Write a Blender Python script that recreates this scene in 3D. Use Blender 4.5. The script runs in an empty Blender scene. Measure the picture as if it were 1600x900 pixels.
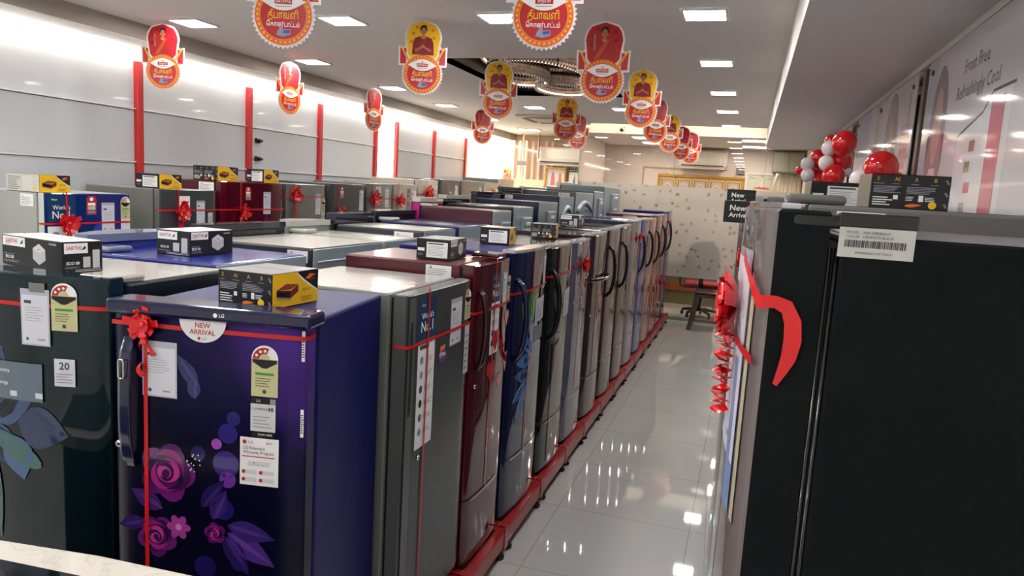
import bpy, bmesh, math, random
from mathutils import Vector, Matrix
random.seed(7)
PI = math.pi
C = bpy.context.scene.collection
SC = bpy.context.scene

# ---------------------------------------------------------------- camera, world, exposure
cam_d = bpy.data.cameras.new('camera'); cam = bpy.data.objects.new('camera', cam_d); C.objects.link(cam)
cam_d.sensor_width = 36.0; cam_d.lens = 1125.14/1600*36
cam_d.clip_start = 0.05; cam_d.clip_end = 100
def cam_axes(yaw, pitch, roll):
    cy, sy = math.cos(yaw), math.sin(yaw)
    r0 = Vector((cy, sy, 0)); f = Vector((-sy, cy, 0))*math.cos(pitch) - Vector((0, 0, 1))*math.sin(pitch)
    up = r0.cross(f)
    return r0*math.cos(roll)+up*math.sin(roll), -r0*math.sin(roll)+up*math.cos(roll), f
_r, _u, _f = cam_axes(math.radians(17.686), math.radians(7.7514), math.radians(3.392))
cam.matrix_world = Matrix(((_r.x, _u.x, -_f.x, 0), (_r.y, _u.y, -_f.y, 0), (_r.z, _u.z, -_f.z, 1.7), (0, 0, 0, 1)))
SC.camera = cam
w = bpy.data.worlds.new('world'); SC.world = w; w.use_nodes = True
w.node_tree.nodes['Background'].inputs[0].default_value = (0.9, 0.93, 1, 1)
w.node_tree.nodes['Background'].inputs[1].default_value = 0.25
SC.view_settings.view_transform = 'Standard'; SC.view_settings.look = 'None'
SC.view_settings.exposure = 0.4; SC.view_settings.gamma = 1.0; SC.view_settings.use_curve_mapping = False
PANEL_W = 52.0      # emission of the square ceiling panels
COVE_W = 11.0        # emission of the cove strip along the left wall

# ---------------------------------------------------------------- materials
def lin(c):
    return tuple(((v/255)/12.92 if v/255 <= .04045 else (((v/255)+.055)/1.055)**2.4) for v in c)
MATS = {}
def mat(name, rgb=(200, 200, 200), rough=.5, metal=0., coat=0., emit=None, spec=.5, trans=0., alpha=1., noise=0., nscale=20, bump=0.):
    if name in MATS: return MATS[name]
    m = bpy.data.materials.new(name); m.use_nodes = True
    nt = m.node_tree; b = nt.nodes['Principled BSDF']
    c = lin(rgb)
    b.inputs['Base Color'].default_value = (*c, 1); b.inputs['Roughness'].default_value = rough
    b.inputs['Metallic'].default_value = metal; b.inputs['Coat Weight'].default_value = coat
    b.inputs['Coat Roughness'].default_value = .04
    b.inputs['Specular IOR Level'].default_value = spec
    b.inputs['Transmission Weight'].default_value = trans; b.inputs['Alpha'].default_value = alpha
    if emit:
        b.inputs['Emission Color'].default_value = (*lin(emit[0]), 1); b.inputs['Emission Strength'].default_value = emit[1]
    if noise or bump:
        tc = nt.nodes.new('ShaderNodeTexCoord'); n = nt.nodes.new('ShaderNodeTexNoise')
        n.inputs['Scale'].default_value = nscale; n.inputs['Detail'].default_value = 5
        nt.links.new(tc.outputs['Object'], n.inputs['Vector'])
        if noise:
            mx = nt.nodes.new('ShaderNodeMix'); mx.data_type = 'RGBA'
            mx.inputs['A'].default_value = (*[v*(1-noise) for v in c], 1); mx.inputs['B'].default_value = (*[min(1, v*(1+noise)) for v in c], 1)
            nt.links.new(n.outputs['Fac'], mx.inputs['Factor']); nt.links.new(mx.outputs['Result'], b.inputs['Base Color'])
        if bump:
            bp = nt.nodes.new('ShaderNodeBump'); bp.inputs['Strength'].default_value = bump; bp.inputs['Distance'].default_value = .002
            nt.links.new(n.outputs['Fac'], bp.inputs['Height']); nt.links.new(bp.outputs['Normal'], b.inputs['Normal'])
    MATS[name] = m
    return m
def paint(rgb, rough=.5, **k):
    return mat('paint_%d_%d_%d_%d' % (*rgb, int(rough*100)), rgb, rough, **k)
M_floor = None
def floor_material():
    m = bpy.data.materials.new('vitrified_tile'); m.use_nodes = True
    nt = m.node_tree; b = nt.nodes['Principled BSDF']; L = nt.links.new
    tc = nt.nodes.new('ShaderNodeTexCoord'); mp = nt.nodes.new('ShaderNodeMapping'); L(tc.outputs['Object'], mp.inputs['Vector'])
    mp.inputs['Location'].default_value = (.13, -.18, 0)
    br = nt.nodes.new('ShaderNodeTexBrick'); br.offset = 0; br.squash = 1
    br.inputs['Scale'].default_value = 1.0; br.inputs['Brick Width'].default_value = .7; br.inputs['Row Height'].default_value = .7
    br.inputs['Mortar Size'].default_value = .0022; br.inputs['Mortar Smooth'].default_value = .2
    br.inputs['Color1'].default_value = (*lin((192, 192, 190)), 1); br.inputs['Color2'].default_value = (*lin((188, 189, 187)), 1)
    br.inputs['Mortar'].default_value = (*lin((150, 148, 142)), 1)
    L(mp.outputs['Vector'], br.inputs['Vector'])
    n = nt.nodes.new('ShaderNodeTexNoise'); n.inputs['Scale'].default_value = 2.2; n.inputs['Detail'].default_value = 6; L(tc.outputs['Object'], n.inputs['Vector'])
    mx = nt.nodes.new('ShaderNodeMix'); mx.data_type = 'RGBA'; mx.blend_type = 'MULTIPLY'; mx.inputs['Factor'].default_value = .12
    L(br.outputs['Color'], mx.inputs['A']); L(n.outputs['Color'], mx.inputs['B']); L(mx.outputs['Result'], b.inputs['Base Color'])
    b.inputs['Roughness'].default_value = .035; b.inputs['Specular IOR Level'].default_value = .6
    return m
def marble_material():
    m = bpy.data.materials.new('white_marble'); m.use_nodes = True
    nt = m.node_tree; b = nt.nodes['Principled BSDF']; L = nt.links.new
    tc = nt.nodes.new('ShaderNodeTexCoord'); n = nt.nodes.new('ShaderNodeTexNoise'); n.inputs['Scale'].default_value = 7; n.inputs['Detail'].default_value = 8; n.inputs['Distortion'].default_value = 1.6
    L(tc.outputs['Object'], n.inputs['Vector'])
    r = nt.nodes.new('ShaderNodeValToRGB'); r.color_ramp.elements[0].position = .47; r.color_ramp.elements[0].color = (*lin((212, 206, 196)), 1)
    r.color_ramp.elements[1].position = .53; r.color_ramp.elements[1].color = (*lin((214, 208, 198)), 1)
    e = r.color_ramp.elements.new(.5); e.color = (*lin((200, 193, 182)), 1)
    L(n.outputs['Fac'], r.inputs['Fac']); L(r.outputs['Color'], b.inputs['Base Color']); b.inputs['Roughness'].default_value = .08
    return m
def door_gradient(name, a, b_, c_, rough=.22, spec=.18):
    """printed door film whose colour runs across and up the door"""
    m = bpy.data.materials.new(name); m.use_nodes = True
    nt = m.node_tree; b = nt.nodes['Principled BSDF']; L = nt.links.new
    tc = nt.nodes.new('ShaderNodeTexCoord'); sx = nt.nodes.new('ShaderNodeSeparateXYZ'); L(tc.outputs['Object'], sx.inputs[0])
    ma = nt.nodes.new('ShaderNodeMath'); ma.operation = 'MULTIPLY_ADD'; ma.inputs[1].default_value = .8; L(sx.outputs['X'], ma.inputs[0])
    mb = nt.nodes.new('ShaderNodeMath'); mb.operation = 'MULTIPLY_ADD'; mb.inputs[1].default_value = 1.1; mb.inputs[2].default_value = -.8; L(sx.outputs['Z'], mb.inputs[0]); L(mb.outputs[0], ma.inputs[2])
    n = nt.nodes.new('ShaderNodeTexNoise'); n.inputs['Scale'].default_value = 5; L(tc.outputs['Object'], n.inputs['Vector'])
    ad = nt.nodes.new('ShaderNodeMath'); ad.operation = 'MULTIPLY_ADD'; ad.inputs[1].default_value = .35; L(n.outputs['Fac'], ad.inputs[0]); L(ma.outputs[0], ad.inputs[2])
    r = nt.nodes.new('ShaderNodeValToRGB'); r.color_ramp.elements[0].position = .45; r.color_ramp.elements[0].color = (*lin(a), 1)
    r.color_ramp.elements[1].position = 1.0; r.color_ramp.elements[1].color = (*lin(c_), 1)
    e = r.color_ramp.elements.new(.72); e.color = (*lin(b_), 1)
    L(ad.outputs[0], r.inputs['Fac']); L(r.outputs['Color'], b.inputs['Base Color']); b.inputs['Roughness'].default_value = rough; b.inputs['Coat Weight'].default_value = 0; b.inputs['Specular IOR Level'].default_value = spec
    return m
def brushed(name, rgb, rough=.32, metal=.75):
    m = bpy.data.materials.new(name); m.use_nodes = True
    nt = m.node_tree; b = nt.nodes['Principled BSDF']; L = nt.links.new
    tc = nt.nodes.new('ShaderNodeTexCoord'); mp = nt.nodes.new('ShaderNodeMapping'); mp.inputs['Scale'].default_value = (150, 150, 2); L(tc.outputs['Object'], mp.inputs['Vector'])
    n = nt.nodes.new('ShaderNodeTexNoise'); n.inputs['Scale'].default_value = 1; n.inputs['Detail'].default_value = 3; L(mp.outputs['Vector'], n.inputs['Vector'])
    c = lin(rgb); mx = nt.nodes.new('ShaderNodeMix'); mx.data_type = 'RGBA'
    mx.inputs['A'].default_value = (*[v*.82 for v in c], 1); mx.inputs['B'].default_value = (*[min(1, v*1.15) for v in c], 1)
    L(n.outputs['Fac'], mx.inputs['Factor']); L(mx.outputs['Result'], b.inputs['Base Color'])
    b.inputs['Roughness'].default_value = rough; b.inputs['Metallic'].default_value = metal
    return m
def clear_glass(name, tint=(243, 241, 241), refl=1.0):
    m = bpy.data.materials.new(name); m.use_nodes = True
    nt = m.node_tree; L = nt.links.new; nt.nodes.remove(nt.nodes['Principled BSDF']); out = nt.nodes['Material Output']
    t = nt.nodes.new('ShaderNodeBsdfTransparent'); t.inputs[0].default_value = (*lin(tint), 1)
    g = nt.nodes.new('ShaderNodeBsdfGlossy'); g.inputs['Roughness'].default_value = .01
    f = nt.nodes.new('ShaderNodeFresnel'); f.inputs['IOR'].default_value = 1.5
    mu = nt.nodes.new('ShaderNodeMath'); mu.operation = 'MULTIPLY'; mu.inputs[1].default_value = refl; L(f.outputs[0], mu.inputs[0])
    mx = nt.nodes.new('ShaderNodeMixShader'); L(mu.outputs[0], mx.inputs[0]); L(t.outputs[0], mx.inputs[1]); L(g.outputs[0], mx.inputs[2]); L(mx.outputs[0], out.inputs[0])
    return m
def frosted_glass(name, clear=.22):
    m = bpy.data.materials.new(name); m.use_nodes = True
    nt = m.node_tree; L = nt.links.new; nt.nodes.remove(nt.nodes['Principled BSDF']); out = nt.nodes['Material Output']
    t = nt.nodes.new('ShaderNodeBsdfTransparent'); d = nt.nodes.new('ShaderNodeBsdfDiffuse'); tr = nt.nodes.new('ShaderNodeBsdfTranslucent'); g = nt.nodes.new('ShaderNodeBsdfGlossy'); g.inputs['Roughness'].default_value = .08
    tc = nt.nodes.new('ShaderNodeTexCoord'); v = nt.nodes.new('ShaderNodeTexVoronoi'); v.voronoi_dimensions = '2D'; v.inputs['Scale'].default_value = 6.0; v.inputs['Randomness'].default_value = .9
    n = nt.nodes.new('ShaderNodeTexNoise'); n.inputs['Scale'].default_value = 34; n.inputs['Detail'].default_value = 4; sp = nt.nodes.new('ShaderNodeSeparateXYZ'); cb = nt.nodes.new('ShaderNodeCombineXYZ'); L(tc.outputs['Object'], sp.inputs[0]); L(sp.outputs['X'], cb.inputs['X']); L(sp.outputs['Z'], cb.inputs['Y']); L(cb.outputs[0], v.inputs['Vector']); L(tc.outputs['Object'], n.inputs['Vector'])
    ad = nt.nodes.new('ShaderNodeMath'); ad.operation = 'MULTIPLY_ADD'; ad.inputs[1].default_value = .5; L(n.outputs['Fac'], ad.inputs[0]); L(v.outputs['Distance'], ad.inputs[2])
    r = nt.nodes.new('ShaderNodeValToRGB'); r.color_ramp.elements[0].position = .29; r.color_ramp.elements[0].color = (*lin((150, 146, 156)), 1); r.color_ramp.elements[1].position = .42; r.color_ramp.elements[1].color = (*lin((226, 222, 212)), 1)
    L(ad.outputs[0], r.inputs['Fac']); L(r.outputs['Color'], d.inputs['Color']); L(r.outputs['Color'], tr.inputs['Color'])
    m1 = nt.nodes.new('ShaderNodeMixShader'); m1.inputs[0].default_value = .45; L(d.outputs[0], m1.inputs[1]); L(tr.outputs[0], m1.inputs[2])
    m2 = nt.nodes.new('ShaderNodeMixShader'); m2.inputs[0].default_value = clear; L(m1.outputs[0], m2.inputs[1]); L(t.outputs[0], m2.inputs[2])
    m3 = nt.nodes.new('ShaderNodeMixShader'); m3.inputs[0].default_value = .05; L(m2.outputs[0], m3.inputs[1]); L(g.outputs[0], m3.inputs[2]); L(m3.outputs[0], out.inputs[0])
    return m

WHITE = mat('white_print', (232, 232, 232), .45); PAPER = mat('paper', (205, 207, 218), .35); INK = mat('ink', (60, 62, 70), .5)
BLACK = mat('black_plastic', (14, 15, 18), .3); RUBBER = mat('rubber', (18, 18, 18), .7); GREYINK = mat('grey_ink', (135, 138, 145), .5)
RIB = mat('red_ribbon', (196, 22, 24), .28, spec=.6); BOW = mat('red_bow_ribbon', (214, 20, 28), .25, coat=.3)
CHROME = mat('chrome', (215, 215, 215), .12, metal=1.0); RED = mat('sign_red', (198, 32, 40), .4); YEL = mat('label_yellow', (190, 188, 142), .5)
YELB = mat('carton_yellow', (232, 184, 20), .4, noise=.06, nscale=6); ORG = mat('print_orange', (226, 110, 30), .45); BLKB = mat('carton_black', (22, 23, 28), .35)
NAVYP = mat('print_navy', (16, 58, 96), .3); GREEN = mat('print_green', (70, 140, 50), .5); DRED = mat('print_red', (176, 24, 34), .4)
BACKP = mat('galvanised_back', (150, 166, 176), .35, metal=.35, noise=.05, nscale=9); GASK = mat('gasket', (12, 12, 14), .6)
LPINK = mat('print_pink', (205, 60, 120), .4)

# ---------------------------------------------------------------- mesh builder
_txt = {}
def text_geo(s, size, align='CENTER', bold=0.0, xs=1.0):
    k = (s, align, bold)
    if k not in _txt:
        cu = bpy.data.curves.new('t', 'FONT'); cu.body = s; cu.size = 1; cu.align_x = align; cu.align_y = 'CENTER'; cu.offset = bold; cu.resolution_u = 2
        o = bpy.data.objects.new('t', cu); C.objects.link(o); dg = bpy.context.evaluated_depsgraph_get()
        me = o.evaluated_get(dg).to_mesh()
        _txt[k] = ([(v.co.x, v.co.y) for v in me.vertices], [tuple(p.vertices) for p in me.polygons])
        o.evaluated_get(dg).to_mesh_clear(); bpy.data.objects.remove(o); bpy.data.curves.remove(cu)
    vs, fs = _txt[k]
    return [(x*size*xs, y*size) for x, y in vs], fs
FLAT = lambda u, v, l: Vector((u, -l*.0007, v))
def frame(o, ux, vx, n, step=.0007):
    o, ux, vx, n = Vector(o), Vector(ux), Vector(vx), Vector(n)
    return lambda u, v, l: o+ux*u+vx*v+n*(l*step)
class MB:
    def __init__(s): s.bm = bmesh.new(); s.m = []
    def mi(s, m):
        if m not in s.m: s.m.append(m)
        return s.m.index(m)
    def face(s, pts, m):
        try: f = s.bm.faces.new([s.bm.verts.new(p) for p in pts]); f.material_index = s.mi(m); return f
        except ValueError: return None
    def mesh(s, vs, fs, m, smooth=False):
        bv = [s.bm.verts.new(v) for v in vs]; i = s.mi(m)
        for f in fs:
            try: q = s.bm.faces.new([bv[k] for k in f]); q.material_index = i; q.smooth = smooth
            except ValueError: pass
    def box(s, x0, x1, y0, y1, z0, z1, m, bev=0., seg=2, mtx=None, top=None):
        bm = bmesh.new(); bmesh.ops.create_cube(bm, size=1)
        for v in bm.verts: v.co = Vector(((x0+x1)/2+v.co.x*(x1-x0), (y0+y1)/2+v.co.y*(y1-y0), (z0+z1)/2+v.co.z*(z1-z0)))
        if bev: bmesh.ops.bevel(bm, geom=list(bm.edges), offset=bev, segments=seg, affect='EDGES', profile=.5)
        if mtx: bm.transform(mtx)
        bm.verts.index_update(); s.mesh([v.co.copy() for v in bm.verts], [[v.index for v in f.verts] for f in bm.faces if True], m); bm.free()
    def prism(s, pts, z0, z1, m, axis='z', cap=None, smooth=False):
        def P(a, b, c): return {'z': (a, b, c), 'y': (a, c, b), 'x': (c, a, b)}[axis]
        n = len(pts); vs = [P(x, y, z0) for x, y in pts]+[P(x, y, z1) for x, y in pts]
        s.mesh(vs, [[i, (i+1) % n, n+(i+1) % n, n+i] for i in range(n)], m, smooth)
        s.mesh(vs[:n], [list(range(n))[::-1]], cap or m); s.mesh(vs[n:], [list(range(n))], cap or m)
    def tube(s, path, r, m, n=8, closed=False):
        path = [Vector(p) for p in path]; rings = []; N = len(path)
        up = None
        for i, p in enumerate(path):
            if closed: t = path[(i+1) % N]-path[i-1]
            else: t = path[min(i+1, N-1)]-path[max(i-1, 0)]
            t.normalize()
            if up is None: up = t.orthogonal().normalized()
            a = (up-t*up.dot(t)); a = a.normalized() if a.length > 1e-6 else t.orthogonal().normalized(); up = a; b = t.cross(a)
            rr = r[i] if isinstance(r, (list, tuple)) else r
            rings.append([p+(a*math.cos(2*PI*k/n)+b*math.sin(2*PI*k/n))*rr for k in range(n)])
        vs = [v for R in rings for v in R]; fs = []
        for i in range(N if closed else N-1):
            j = (i+1) % N
            for k in range(n): fs.append([i*n+k, i*n+(k+1) % n, j*n+(k+1) % n, j*n+k])
        if not closed: fs += [list(range(n))[::-1], [(N-1)*n+k for k in range(n)]]
        s.mesh(vs, fs, m, True)
    def ball(s, c, r, m, sx=1, sy=1, sz=1, n=16):
        bm = bmesh.new(); bmesh.ops.create_uvsphere(bm, u_segments=n, v_segments=max(4, n//2+2), radius=r)
        bm.verts.index_update(); s.mesh([Vector(c)+Vector((v.co.x*sx, v.co.y*sy, v.co.z*sz)) for v in bm.verts], [[v.index for v in f.verts] for f in bm.faces], m, True); bm.free()
    def lathe(s, prof, m, c=(0, 0, 0), n=20):
        vs = []; fs = []
        for r, z in prof:
            for k in range(n): vs.append((c[0]+r*math.cos(2*PI*k/n), c[1]+r*math.sin(2*PI*k/n), c[2]+z))
        for i in range(len(prof)-1):
            for k in range(n): fs.append([i*n+k, i*n+(k+1) % n, (i+1)*n+(k+1) % n, (i+1)*n+k])
        s.mesh(vs, fs, m, True)
    def band(s, pts, wv, m):
        """flat strip: list of points, width vector(s)"""
        vs = []; 
        for i, p in enumerate(pts):
            wd = wv[i] if isinstance(wv, list) else wv
            vs += [Vector(p)-Vector(wd)/2, Vector(p)+Vector(wd)/2]
        s.mesh(vs, [[2*i, 2*i+1, 2*i+3, 2*i+2] for i in range(len(pts)-1)], m, True)
    # ---- flat prints on a surface S(u, v, layer)
    def rect(s, S, u0, v0, u1, v1, m, l=1, n=1):
        vs = []; 
        for i in range(n+1):
            u = u0+(u1-u0)*i/n; vs += [S(u, v0, l), S(u, v1, l)]
        s.mesh(vs, [[2*i, 2*i+2, 2*i+3, 2*i+1] for i in range(n)], m)
    def poly(s, S, pts, m, l=1):
        vs = [S(u, v, l) for u, v in pts]; bv = [s.bm.verts.new(v) for v in vs]
        try:
            f = s.bm.faces.new(bv); f.material_index = s.mi(m)
            if len(bv) > 4: bmesh.ops.triangulate(s.bm, faces=[f])
        except ValueError: pass
    def ell(s, S, u, v, a, b, m, l=1, n=18, rot=0, t0=0, t1=2*PI):
        pts = []; full = abs(t1-t0-2*PI) < 1e-6
        for k in range(n+(0 if full else 1)):
            t = t0+(t1-t0)*k/n; x, y = a*math.cos(t), b*math.sin(t); pts.append((u+x*math.cos(rot)-y*math.sin(rot), v+x*math.sin(rot)+y*math.cos(rot)))
        vs = [S(u, v, l)]+[S(p, q, l) for p, q in pts]; N = len(pts)
        s.mesh(vs, [[0, i+1, (i+1) % N+1] for i in range(N if full else N-1)], m)
    def text(s, S, t, u, v, size, m, l=2, align='CENTER', bold=0., xs=1., maxw=None):
        vs, fs = text_geo(t, size, align, bold, xs)
        if not vs: return
        if maxw:
            wd = max(x for x, y in vs)-min(x for x, y in vs)
            if wd > maxw: vs = [(x*maxw/wd, y) for x, y in vs]
        s.mesh([S(u+x, v+y, l) for x, y in vs], fs, m)
    def lines(s, S, u0, u1, v0, v1, n, m, l=2, fill=.45, rag=True):
        dv = (v1-v0)/n
        for i in range(n):
            e = u1-(u1-u0)*(random.random()*.35 if rag else 0)
            s.rect(S, u0, v0+dv*i, e, v0+dv*i+dv*fill, m, l)
    def build(s, name, parent=None, recalc=True, loc=None, sharp=None):
        me = bpy.data.meshes.new(name)
        if recalc: bmesh.ops.recalc_face_normals(s.bm, faces=s.bm.faces)
        s.bm.to_mesh(me); s.bm.free()
        for m in s.m: me.materials.append(m)
        o = bpy.data.objects.new(name, me); C.objects.link(o)
        if parent: o.parent = parent
        if loc: o.location = loc
        return o
def thing(name, label, cat, loc=(0, 0, 0), rz=0, group=None):
    o = bpy.data.objects.new(name, None); C.objects.link(o); o.location = loc; o.rotation_euler = (0, 0, rz); o.empty_display_size = .1
    o['label'] = label; o['category'] = cat
    if group: o['group'] = group
    return o
def tag(o, label, cat, group=None):
    o['label'] = label; o['category'] = cat
    if group: o['group'] = group
    return o
def struct(o, label=None):
    o['kind'] = 'structure'
    if label: o['label'] = label
    return o

# ---------------------------------------------------------------- the room
XL, XR, YB, YN = -4.55, .78, 12.65, -3.0     # left wall, right wall, back wall, wall behind the camera
ZC, ZB = 2.69, 2.58                          # main ceiling, lowered border
YP = 10.4                                    # glass partition
m_ceil = mat("ceiling_paint", (234, 229, 226), .75); m_wall = mat('cream_wall', (214, 206, 192), .7); m_wallw = mat('white_wall', (222, 220, 214), .6)
b = MB(); b.box(XL-.1, XR+.1, YN, YB+.1, -.1, 0, floor_material()); struct(b.build('floor'))
RX0, RX1, RY0, RY1 = -2.44, -1.30, 5.36, 7.45    # recess of the chandelier
b = MB()
for x0, x1, y0, y1 in ((-4.15, RX0, YN, YP-.25), (RX1, .16, YN, YP-.25), (RX0, RX1, YN, RY0), (RX0, RX1, RY1, YP-.25)):
    b.box(x0, x1, y0, y1, ZC, ZC+.05, m_ceil)
b.box(-4.15, -2.4, YP-.25, YB, ZC, ZC+.05, m_ceil); b.box(-2.4, .16, YP-.3, YP+.05, ZC+.12, ZC+.15, m_ceil)  # second sheet roofs the slot made for the added header strip
m_rec = mat('recess_lining', (58, 58, 62), .3)
for a in ((RX0-.02, RX0, RY0, RY1), (RX1, RX1+.02, RY0, RY1), (RX0, RX1, RY0-.02, RY0), (RX0, RX1, RY1, RY1+.02)): b.box(*a, ZC+.001, ZC+.36, m_rec)
b.box(RX0, RX1, RY0, RY1, ZC+.36, ZC+.38, m_rec)
struct(b.build('ceiling'))
b = MB(); b.box(-4.17, -4.12, YN, YB, ZB, ZC+.05, mat('fascia_shaded', (168, 160, 150), .7)); b.box(-4.42, -4.12, YN, YB, ZB-.004, ZB, m_ceil)  # fascia is coloured darker than the ceiling for shade on its unlit face
b.box(XL, -4.1, YN, YB, ZC+.04, ZC+.09, m_ceil); b.box(-4.45, -4.42, YN, YB, ZB-.004, ZB+.04, m_ceil); struct(b.build('trim_1'), 'lowered ceiling border along the left wall')
b = MB(); b.box(.14, XR, YN, YP-.12, 2.45, ZC+.05, m_ceil); b.box(.135, .14, YN, YP-.12, 2.44, ZC, mat('soffit_edge', (228, 224, 218), .5)); struct(b.build('trim_2'), 'lowered soffit above the right row')
b = MB(); b.box(XR-.02, XR, YN, YP-.12, 2.42, 2.449, m_wallw); struct(b.build('trim_3'))
b = MB(); b.box(-2.4, .16, YP-.03, YP+.05, ZB, ZC+.13, m_wallw); b.box(.16, XR, YP-.1, YP+.05, 2.45, ZC, m_wallw); struct(b.build('trim_4'), 'header above the glass partition')
b = MB(); b.box(-2.4, XR, YP+.05, YB, ZB, ZB+.05, m_ceil); struct(b.build('trim_5'), 'ceiling of the room behind the glass')
b = MB(); b.box(XR, XR+.1, YN, YB, 0, 2.75, m_wall); struct(b.build('wall_right'))
b = MB(); b.box(XL-.1, XR+.1, YB, YB+.1, 0, 2.8, mat('back_wall', (222, 215, 210), .6)); struct(b.build('wall_back'))
b = MB(); b.box(XL-.1, XR+.1, YN-.1, YN, 0, 2.8, m_wallw); struct(b.build('wall_front'))
# left wall: glossy panels, ledges
m_pan = mat('left_panel_gloss', (186, 189, 193), .16, coat=.3); m_led = mat('ledge', (212, 214, 216), .3)
b = MB(); b.box(XL-.1, XL, YN, YB, 0, 2.8, m_wallw); struct(b.build('wall_left'))
posts = [4.48, 5.77, 6.95, 8.19, 8.75, 9.96, 11.22]
edges = [-.6, 1.2, 3.1]+posts
b = MB()
def bay(y0, y1):
    for z0, z1 in ((.9, 1.345), (1.36, 1.735), (1.75, 2.135), (2.15, 2.5)):
        b.box(XL, XL+.02, y0, y1, z0, z1, m_pan, .003, 1)
        b.box(XL+.002, XL+.035, y0, y1, z0-.012, z0-.001, m_led)
for y0, y1 in ((-3, 4.45), (4.51, 5.74), (5.80, 6.92), (6.98, 8.16), (8.78, 9.93), (9.99, 11.19)): bay(y0, y1)
struct(b.build('trim_6'), 'glossy grey wall panels with ledges')
for i, y in enumerate(posts):
    b = MB(); b.box(XL+.001, XL+.055, y-.03, y+.03, .02, 2.5, mat('red_post', (176, 30, 30), .3, coat=.2), .004, 1)
    struct(b.build('trim_%d' % (10+i)), 'red upright on the left wall')
m_lit = mat('lit_acrylic', (255, 250, 240), .5, emit=((255, 244, 226), 3.2))
b = MB(); b.box(XL+.002, XL+.02, 8.23, 8.71, .3, 2.5, m_lit); tag(b.build('light_panel'), 'narrow glowing white panel between two red uprights on left wall', 'light')
# cove strip
b = MB(); b.box(XL+.02, XL+.1, YN, YB-.05, ZB-.045, ZB-.02, mat('cove_led', (255, 252, 244), .5, emit=((255, 246, 232), COVE_W)))
t = tag(b.build('cove_light_strip'), 'long glowing white light strip running along top of the left wall', 'light')
b = MB(); b.box(-2.38, .13, YP-.25, YP-.2, ZC+.055, ZC+.07, mat('header_fill_glow', (255, 252, 240), .5, emit=((255, 236, 204), 7.0))); tag(b.build('header_fill_strip'), 'added warm glowing strip in the slot above the glass, brightening the header', 'light')  # glowing strip added only to brighten the header face
for z in (2.02, 1.85):
    b = MB(); b.box(XL+.02, XL+.05, 5.87, 5.93, z-.02, z+.025, BLACK, .004, 1); b.tube([(XL+.05, 5.9, z), (XL+.09, 5.9, z)], .012, BLACK)
    tag(b.build('wall_clamp'), ('upper' if z > 2 else 'lower')+' black clamp on the grey wall panel behind second red upright', 'clamp', 'black wall clamps')

# ---------------------------------------------------------------- ceiling lights
m_led_p = mat('led_panel', (255, 255, 255), .5, emit=((252, 250, 248), PANEL_W)); m_led_w = mat('led_panel_warm', (255, 255, 255), .5, emit=((255, 238, 218), PANEL_W*.62)); m_fr = mat('light_frame', (235, 235, 232), .4)
YP_ = 10.4
def led(x, y, z, s, label, grp='square ceiling lights'):
    t = thing('ceiling_light', label, 'ceiling light', (x, y, z), 0, grp)
    b = MB()
    o = s/2+.018
    for a in ((-o, o, -o, -s/2), (-o, o, s/2, o), (-o, -s/2, -s/2, s/2), (s/2, o, -s/2, s/2)): b.box(*a, -.014, -.001, m_fr, .002, 1)
    b.build('frame', t)
    b = MB(); b.box(-s/2, s/2, -s/2, s/2, -.010, -.002, m_led_w if y > YP_ else m_led_p); b.build('diffuser', t)
cols = {-.32: 'aisle column', -1.47: 'second column', -2.52: 'third column', -3.66: 'column by the left wall'}
rows = [-1.6, -.15, 1.25, 2.65, 4.1, 5.5, 6.97, 8.37, 9.9]
nth = ['behind the viewer', 'just behind the viewer', 'nearest overhead', 'overhead', 'first in view', 'second in view', 'third in view', 'fourth in view', 'last before the glass']
for x in cols:
    for i, y in enumerate(rows):
        if RX0-.15 < x < RX1+.15 and 5 < y < 8: continue
        if x == -2.52 and y > 9: continue
        led(x, y, ZC, .21, 'square glowing ceiling light, %s, %s' % (cols[x], nth[i]))
for x, y in ((-.0, 10.75), (0, 11.9), (-1.55, 10.85), (-1.53, 11.8)):
    led(x, y, ZB, .34, 'square glowing ceiling light behind the glass, %s %s' % ('left' if x < -1 else 'right', 'front' if y < 11.2 else 'rear'), 'lights behind the glass')
for x, y, r in ((-3.5, 11.4, .3),):
    led(x, y, ZC, .3, 'square glowing ceiling light in the bright bay at far left', 'light in the far bay')

# ---------------------------------------------------------------- end bay (left) and glass room
YE = 12.3
g_clear = clear_glass('partition_glass'); g_frost = frosted_glass('frosted_film', .5); m_edge = mat('glass_edge', (150, 170, 160), .2)
def pane(name, x0, x1, y, z0, z1, m, along='x'):
    b = MB()
    if along == 'x': b.box(x0, x1, y, y+.008, z0, z1, m)
    else: b.box(y, y+.008, x0, x1, z0, z1, m)
    return struct(b.build(name))
pane('window_1', -2.4, -1.05, YP, .04, ZB, g_clear); pane('window_2', -1.04, .16, YP, .04, ZB, g_clear); pane('window_3', .17, XR, YP, .04, 2.45, g_clear)
b = MB(); b.box(-2.39, XR-.01, YP-.004, YP-.001, .62, 1.88, g_frost); struct(b.build('window_4'), 'patterned frosted film on the glass partition')
b = MB(); b.box(-2.42, XR, YP-.03, YP+.04, 0, .04, mat('floor_channel', (120, 118, 108), .4)); struct(b.build('trim_20'))
b = MB()
for x in (-2.4, -1.045, .165): b.box(x-.004, x+.004, YP-.006, YP+.012, .04, ZB, m_edge)
struct(b.build('trim_21'), 'glass joints')
pane('window_5', YP, YE, -2.41, .04, ZB, mat('cream_side_glass', (220, 211, 202), .12), 'y')
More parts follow.
